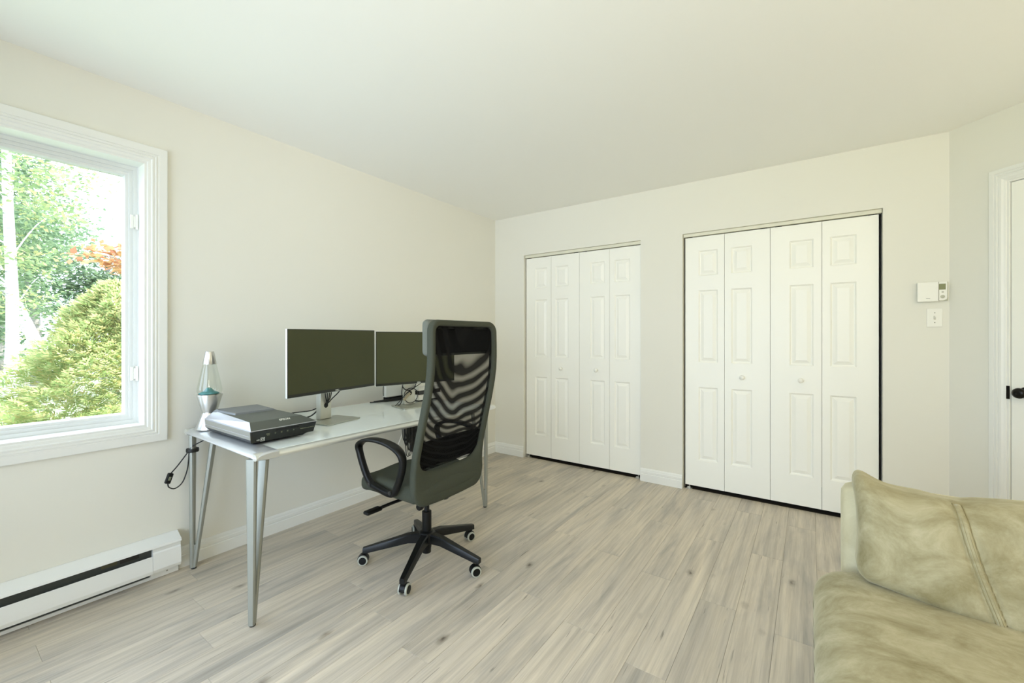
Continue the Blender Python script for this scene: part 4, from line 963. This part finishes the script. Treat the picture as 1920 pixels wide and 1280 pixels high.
# added fill spot on a stand, out of view, to brighten the far ceiling
def added_fill_spot(loc, zh, aim, watts, color):
    L0 = Vector(loc); hd = L0+Vector((0, 0, zh)); d = (Vector(aim)-hd).normalized(); q = d.to_track_quat('Z', 'Y').to_matrix()
    t = empty('added_fill_spot', loc, 'added fill spot on a black tripod stand, out of view, aimed up across the room', 'lamp')
    for k in range(3):
        a_ = 2*PI*k/3+0.4; e = L0+Vector((0.38*math.cos(a_), 0.38*math.sin(a_), 0.012))
        b = B(); b.tube([e, L0+Vector((0, 0, 0.62))], 0.010, 8); b.build('leg', M_blackm, t, True)
    b = B(); b.tube([L0+Vector((0, 0, 0.30)), hd-Vector((0, 0, 0.06))], 0.012, 10); b.build('pole', M_blackm, t, True)
    b = B(); b.lathe([(0.05, -0.16), (0.065, -0.15), (0.065, 0.0), (0.15, 0.07), (0.155, 0.07), (0.07, -0.005), (0.058, -0.010)], hd, 32, q); b.build('head', M_black, t, angle=40)
    ld = bpy.data.lights.new('added_spot_light', 'SPOT'); ld.energy = watts; ld.color = color; ld.spot_size = math.radians(115); ld.spot_blend = 1.0; ld.shadow_soft_size = 0.14
    lo = bpy.data.objects.new('added_spot_light', ld); COL.objects.link(lo); lo.location = hd+d*0.10; lo.rotation_euler = d.to_track_quat('-Z', 'Y').to_euler()
added_fill_spot((3.35, -4.25, 0), 1.90, (1.0, -0.2, 3.7), FILL_SPOT, (1.0, 0.90, 0.72))

# ------------------------------------------------------------------ outside
def mesh_np(name, verts, faces, m, parent=None, smooth=False):
    me = bpy.data.meshes.new(name); me.from_pydata(verts.tolist(), [], faces.tolist()); me.materials.append(m)
    return link(bpy.data.objects.new(name, me), parent)
def leaf_mat(name, cols, sheen=0.0):
    m, nt, p = nt_new(name); L = nt.links; N = nt.nodes.new
    g = N('ShaderNodeNewGeometry'); r = N('ShaderNodeValToRGB'); e = r.color_ramp.elements
    while len(e) < len(cols): e.new(0.5)
    for q, k, c in zip(e, np.linspace(0, 1, len(cols)), cols): q.position = float(k); q.color = lin(c)
    L.new(g.outputs['Random Per Island'], r.inputs['Fac']); L.new(r.outputs['Color'], p.inputs['Base Color'])
    p.inputs['Roughness'].default_value = 0.6; p.inputs['Specular IOR Level'].default_value = 0.3
    tl = N('ShaderNodeBsdfTranslucent'); mx = N('ShaderNodeMixShader'); mx.inputs['Fac'].default_value = 0.45
    L.new(r.outputs['Color'], tl.inputs['Color']); L.new(p.outputs[0], mx.inputs[1]); L.new(tl.outputs[0], mx.inputs[2]); L.new(mx.outputs[0], nt.nodes['Material Output'].inputs['Surface'])
    return m
GZ = -0.45
b = B(); n_ = 40
def gz(x, y): return GZ+0.10*noise.noise(Vector((x*0.15, y*0.15, 0)))-0.0
V = [[b.bm.verts.new((-70+ (69.8)*i/n_, -45+90*j/n_, gz(-70+69.8*i/n_, -45+90*j/n_))) for j in range(n_+1)] for i in range(n_+1)]
for i in range(n_):
    for j in range(n_): b.bm.faces.new([V[i][j], V[i+1][j], V[i+1][j+1], V[i][j+1]])
tag(b.build('lawn', mat('lawn_grass', (140, 150, 122), 0.9, bump=0.6, bscale=60, var=0.30, vscale=3.0), None, True), 'green lawn with fallen leaves outside the window', 'lawn', kind='stuff')

def leaves(P, Nrm, size, jit, aspect=0.6):
    """quads (kite leaves) at P, roughly facing Nrm"""
    n = len(P); d = Nrm+rng.normal(0, jit, (n, 3)); d /= np.linalg.norm(d, axis=1, keepdims=True)+1e-9
    t = np.cross(d, rng.normal(0, 1, (n, 3))); t /= np.linalg.norm(t, axis=1, keepdims=True)+1e-9
    w = np.cross(d, t); s = size*(0.6+0.8*rng.random((n, 1)))
    v = np.stack([P-t*s, P+w*s*aspect, P+t*s, P-w*s*aspect], 1).reshape(-1, 3)
    f = np.arange(4*n).reshape(n, 4)
    return v, f

def crown(centre, rad, nclump, per, leaf, flat=0.45, spread=0.5):
    """layered deciduous crown: clumps on a shell, leaves within each clump"""
    c = []
    while len(c) < nclump:
        p = rng.uniform(-1, 1, 3); r = np.linalg.norm(p)
        if 0.25 < r < 1: c.append(p)
    c = np.array(c)*np.array(rad)+np.array(centre)
    P = np.repeat(c, per, 0); k = rng.normal(0, 1, P.shape); P = P+k*np.array([spread, spread, spread*flat])
    Nn = np.tile(np.array([[0.1, 0.1, 1.0]]), (len(P), 1))
    return (c,)+leaves(P, Nn, leaf, 0.5)

def tree(name, base, hgt, trunk_r, lean, trunk_m, crown_c, crown_r, ncl, per, leaf, lm, label, group=None, flat=0.4, spread=0.5, branches=10):
    t = empty(name, base, label, 'tree', group)
    P0 = Vector(base); top = P0+Vector((lean[0], lean[1], hgt))
    pts = [P0+(top-P0)*k+Vector((0.08*math.sin(k*7), 0.08*math.cos(k*5), 0))*min(1, k*3) for k in np.linspace(0, 1, 12)]
    b = B(); b.tube(pts, [trunk_r*(1-0.75*k)+0.01 for k in np.linspace(0, 1, 12)], 10)
    b.build('trunk', trunk_m, t, True)
    c, v, f = crown(crown_c, crown_r, ncl, per, leaf, flat, spread)
    for i in range(min(branches, len(c))):
        e = Vector(c[i]); k = max(0.2, min(0.95, (e.z-P0.z)/hgt-0.12)); s_ = P0+(top-P0)*k
        b = B(); m_ = s_.lerp(e, 0.5)+Vector((0, 0, 0.15)); b.tube(catmull([s_, m_, e], 4), [max(0.006, trunk_r*0.16)*(1-0.09*q) for q in range(9)], 6); b.build('branch', trunk_m, t, True)
    fo = mesh_np('foliage', v, f, lm, t); fo['kind'] = 'stuff'
    return t
def birch_mat():
    m, nt, p = nt_new('birch_bark'); L = nt.links; N = nt.nodes.new
    tc = N('ShaderNodeTexCoord'); mp = N('ShaderNodeMapping'); mp.inputs['Scale'].default_value = (2, 2, 14); L.new(tc.outputs['Object'], mp.inputs['Vector'])
    n = N('ShaderNodeTexNoise'); n.inputs['Scale'].default_value = 2.2; n.inputs['Detail'].default_value = 4; L.new(mp.outputs[0], n.inputs['Vector'])
    r = N('ShaderNodeValToRGB'); e = r.color_ramp.elements; e[0].position = 0.32; e[0].color = lin((110, 108, 105)); e[1].position = 0.45; e[1].color = lin((236, 234, 230)); L.new(n.outputs['Fac'], r.inputs['Fac']); L.new(r.outputs['Color'], p.inputs['Base Color']); p.inputs['Roughness'].default_value = 0.8
    return m
M_birch = birch_mat(); M_bark = mat('grey_bark', (140, 134, 128), 0.9, bump=0.6, bscale=30, var=0.3, vscale=20)
G1 = leaf_mat('birch_leaves', [(112, 136, 98), (134, 154, 110), (156, 168, 118), (190, 182, 126)])
G2 = leaf_mat('maple_leaves_green', [(98, 122, 92), (116, 140, 106), (132, 152, 116)])
G3 = leaf_mat('maple_leaves_red', [(172, 112, 84), (190, 140, 100), (200, 170, 112), (150, 98, 80)])
G4 = leaf_mat('dark_leaves', [(84, 108, 82), (102, 124, 96), (118, 138, 106)])
G5 = leaf_mat('cedar_fronds', [(138, 160, 104), (168, 184, 122), (200, 206, 150), (205, 190, 136), (150, 172, 112)])
# direction helper: point seen at a picture column, at a given x plane
def vx(px, x):
    a = math.radians(35.06); k = (px-960)/795.0; d = (-math.sin(a)+math.cos(a)*k, math.cos(a)+math.sin(a)*k)
    return -3.570+(x-2.711)/d[0]*d[1]
y_ = vx(15, -9.0); tree('birch_tree', (-9.0, y_, gz(-9, y_)), 9.0, 0.085, (0.1, 0.10), M_birch, (-9.6, y_-0.4, 4.6), (2.2, 1.5, 3.2), 80, 150, 0.045, G1, 'white birch tree with an upright trunk and yellow green leaves', flat=0.35, spread=0.30)
y_ = vx(92, -12.0); tree('birch_tree', (-12.0, y_+0.25, gz(-12, y_)), 8.0, 0.12, (0.3, -2.6), M_birch, (-12.4, y_-1.0, 3.5), (1.8, 1.25, 2.4), 75, 150, 0.05, G2, 'leaning birch tree with a pale trunk and soft green leaves', flat=0.32, spread=0.34)
y_ = vx(70, -19.0); tree('leafy_tree', (-19.0, y_, gz(-19, y_)), 8.0, 0.16, (0.2, -0.3), M_bark, (-19.0, y_-0.9, 3.6), (2.2, 2.3, 3.0), 95, 120, 0.08, G2, 'broad green deciduous tree standing beyond the birches', flat=0.32, spread=0.45)
y_ = vx(190, -13.5); tree('leafy_tree', (-13.5, y_, gz(-13, y_)), 4.2, 0.06, (0.1, 0.2), M_bark, (-13.5, y_+0.2, 2.45), (1.0, 1.25, 1.15), 60, 130, 0.05, G4, 'low dark leafy tree rising behind the cedar shrub', flat=0.5, spread=0.24)
y_ = vx(330, -6.0); tree('red_maple', (-6.0, y_+0.4, gz(-6, y_)), 4.2, 0.06, (0.0, -0.2), M_bark, (-6.0, y_-0.52, 2.42), (0.5, 0.60, 0.30), 26, 24, 0.062, G3, 'young maple with red and orange autumn leaves', flat=0.3, spread=0.14, branches=6)
y_ = vx(0, -30.0); tree('leafy_tree', (-30.0, y_, gz(-30, y_)), 10.0, 0.22, (0.2, 0.3), M_bark, (-30.0, y_-1.5, 4.0), (3.0, 3.4, 3.4), 80, 110, 0.11, G1, 'tall pale green tree at the far edge of the lawn', flat=0.35, spread=0.6)
y_ = vx(0, -10.5); t = empty('low_shrub', (-10.5, y_-0.3, gz(-10.5, y_)), 'low dark green shrub on the lawn beside the cedar', 'shrub')
c, v, f = crown((-10.5, y_-0.2, gz(-10.5, y_)+0.22), (0.5, 0.55, 0.28), 30, 90, 0.03, 0.5, 0.12); o = mesh_np('foliage', v, f, G4, t); o['kind'] = 'stuff'
b = B(); b.tube([(-10.5, y_-0.2, gz(-10.5, y_)-0.02), (-10.5, y_-0.2, gz(-10.5, y_)+0.3)], [0.02, 0.01], 6); b.build('stem', M_bark, t)
# cedar shrub: many flat drooping sprays
yc = vx(232, -4.6); t = empty('cedar_shrub', (-4.6, yc, gz(-4.6, yc)), 'large bushy cedar shrub with feathery yellow green sprays', 'shrub')
g0 = gz(-4.6, yc); HT = 2.35
n = 9500
hh = g0+HT*(rng.random(n)**0.85); th = rng.uniform(0, 2*PI, n); k = (hh-g0)/HT
rad = 1.25*np.clip(1-k, 0.0, 1)**0.62*(0.70+0.30*rng.random(n))*(1+0.22*np.sin(3*th+5*hh)*np.cos(2.3*hh+1.7*th)+0.12*np.sin(7*th-9*hh))+0.04
P = np.stack([-4.6+rad*np.cos(th), yc+rad*np.sin(th), hh], 1)
out = np.stack([np.cos(th), np.sin(th), 0.35+0.7*k+rng.normal(0, 0.35, n)], 1); out /= np.linalg.norm(out, axis=1, keepdims=True)
side = np.cross(out, np.array([[0, 0, 1.0]])+rng.normal(0, 0.35, (n, 3))); side /= np.linalg.norm(side, axis=1, keepdims=True)
vs, fs = [], []; base = 0
Ls = 0.08+0.08*rng.random(n)
for s_ in range(7):
    if s_ == 6: a_, ln, st = 0.0, 0.45, 0.55
    else: a_ = (0.75, -0.75, 0.6, -0.6, 0.5, -0.5)[s_]; ln = (0.50, 0.50, 0.42, 0.42, 0.32, 0.32)[s_]; st = (0.05, 0.10, 0.35, 0.40, 0.62, 0.66)[s_]
    d = out*math.cos(a_)+side*math.sin(a_); q = P+out*(Ls*st)[:, None]; e = q+d*(Ls*ln*1.6)[:, None]-np.array([0, 0, 1.0])*(Ls*0.12)[:, None]
    w = np.cross(d, np.cross(out, side)); w /= np.linalg.norm(w, axis=1, keepdims=True)+1e-9
    m_ = (q*0.5+e*0.5); wd = (Ls*0.075)[:, None]
    vs.append(np.stack([q, m_+w*wd, e, m_-w*wd], 1).reshape(-1, 3))
v = np.concatenate(vs); f = np.arange(len(v)).reshape(-1, 4)
o = mesh_np('foliage', v, f, G5, t); o['kind'] = 'stuff'
b = B(); b.tube([(-4.6, yc, g0-0.03), (-4.58, yc+0.03, g0+1.0), (-4.6, yc, g0+2.0)], [0.06, 0.04, 0.01], 8); b.build('stem', M_bark, t, True)
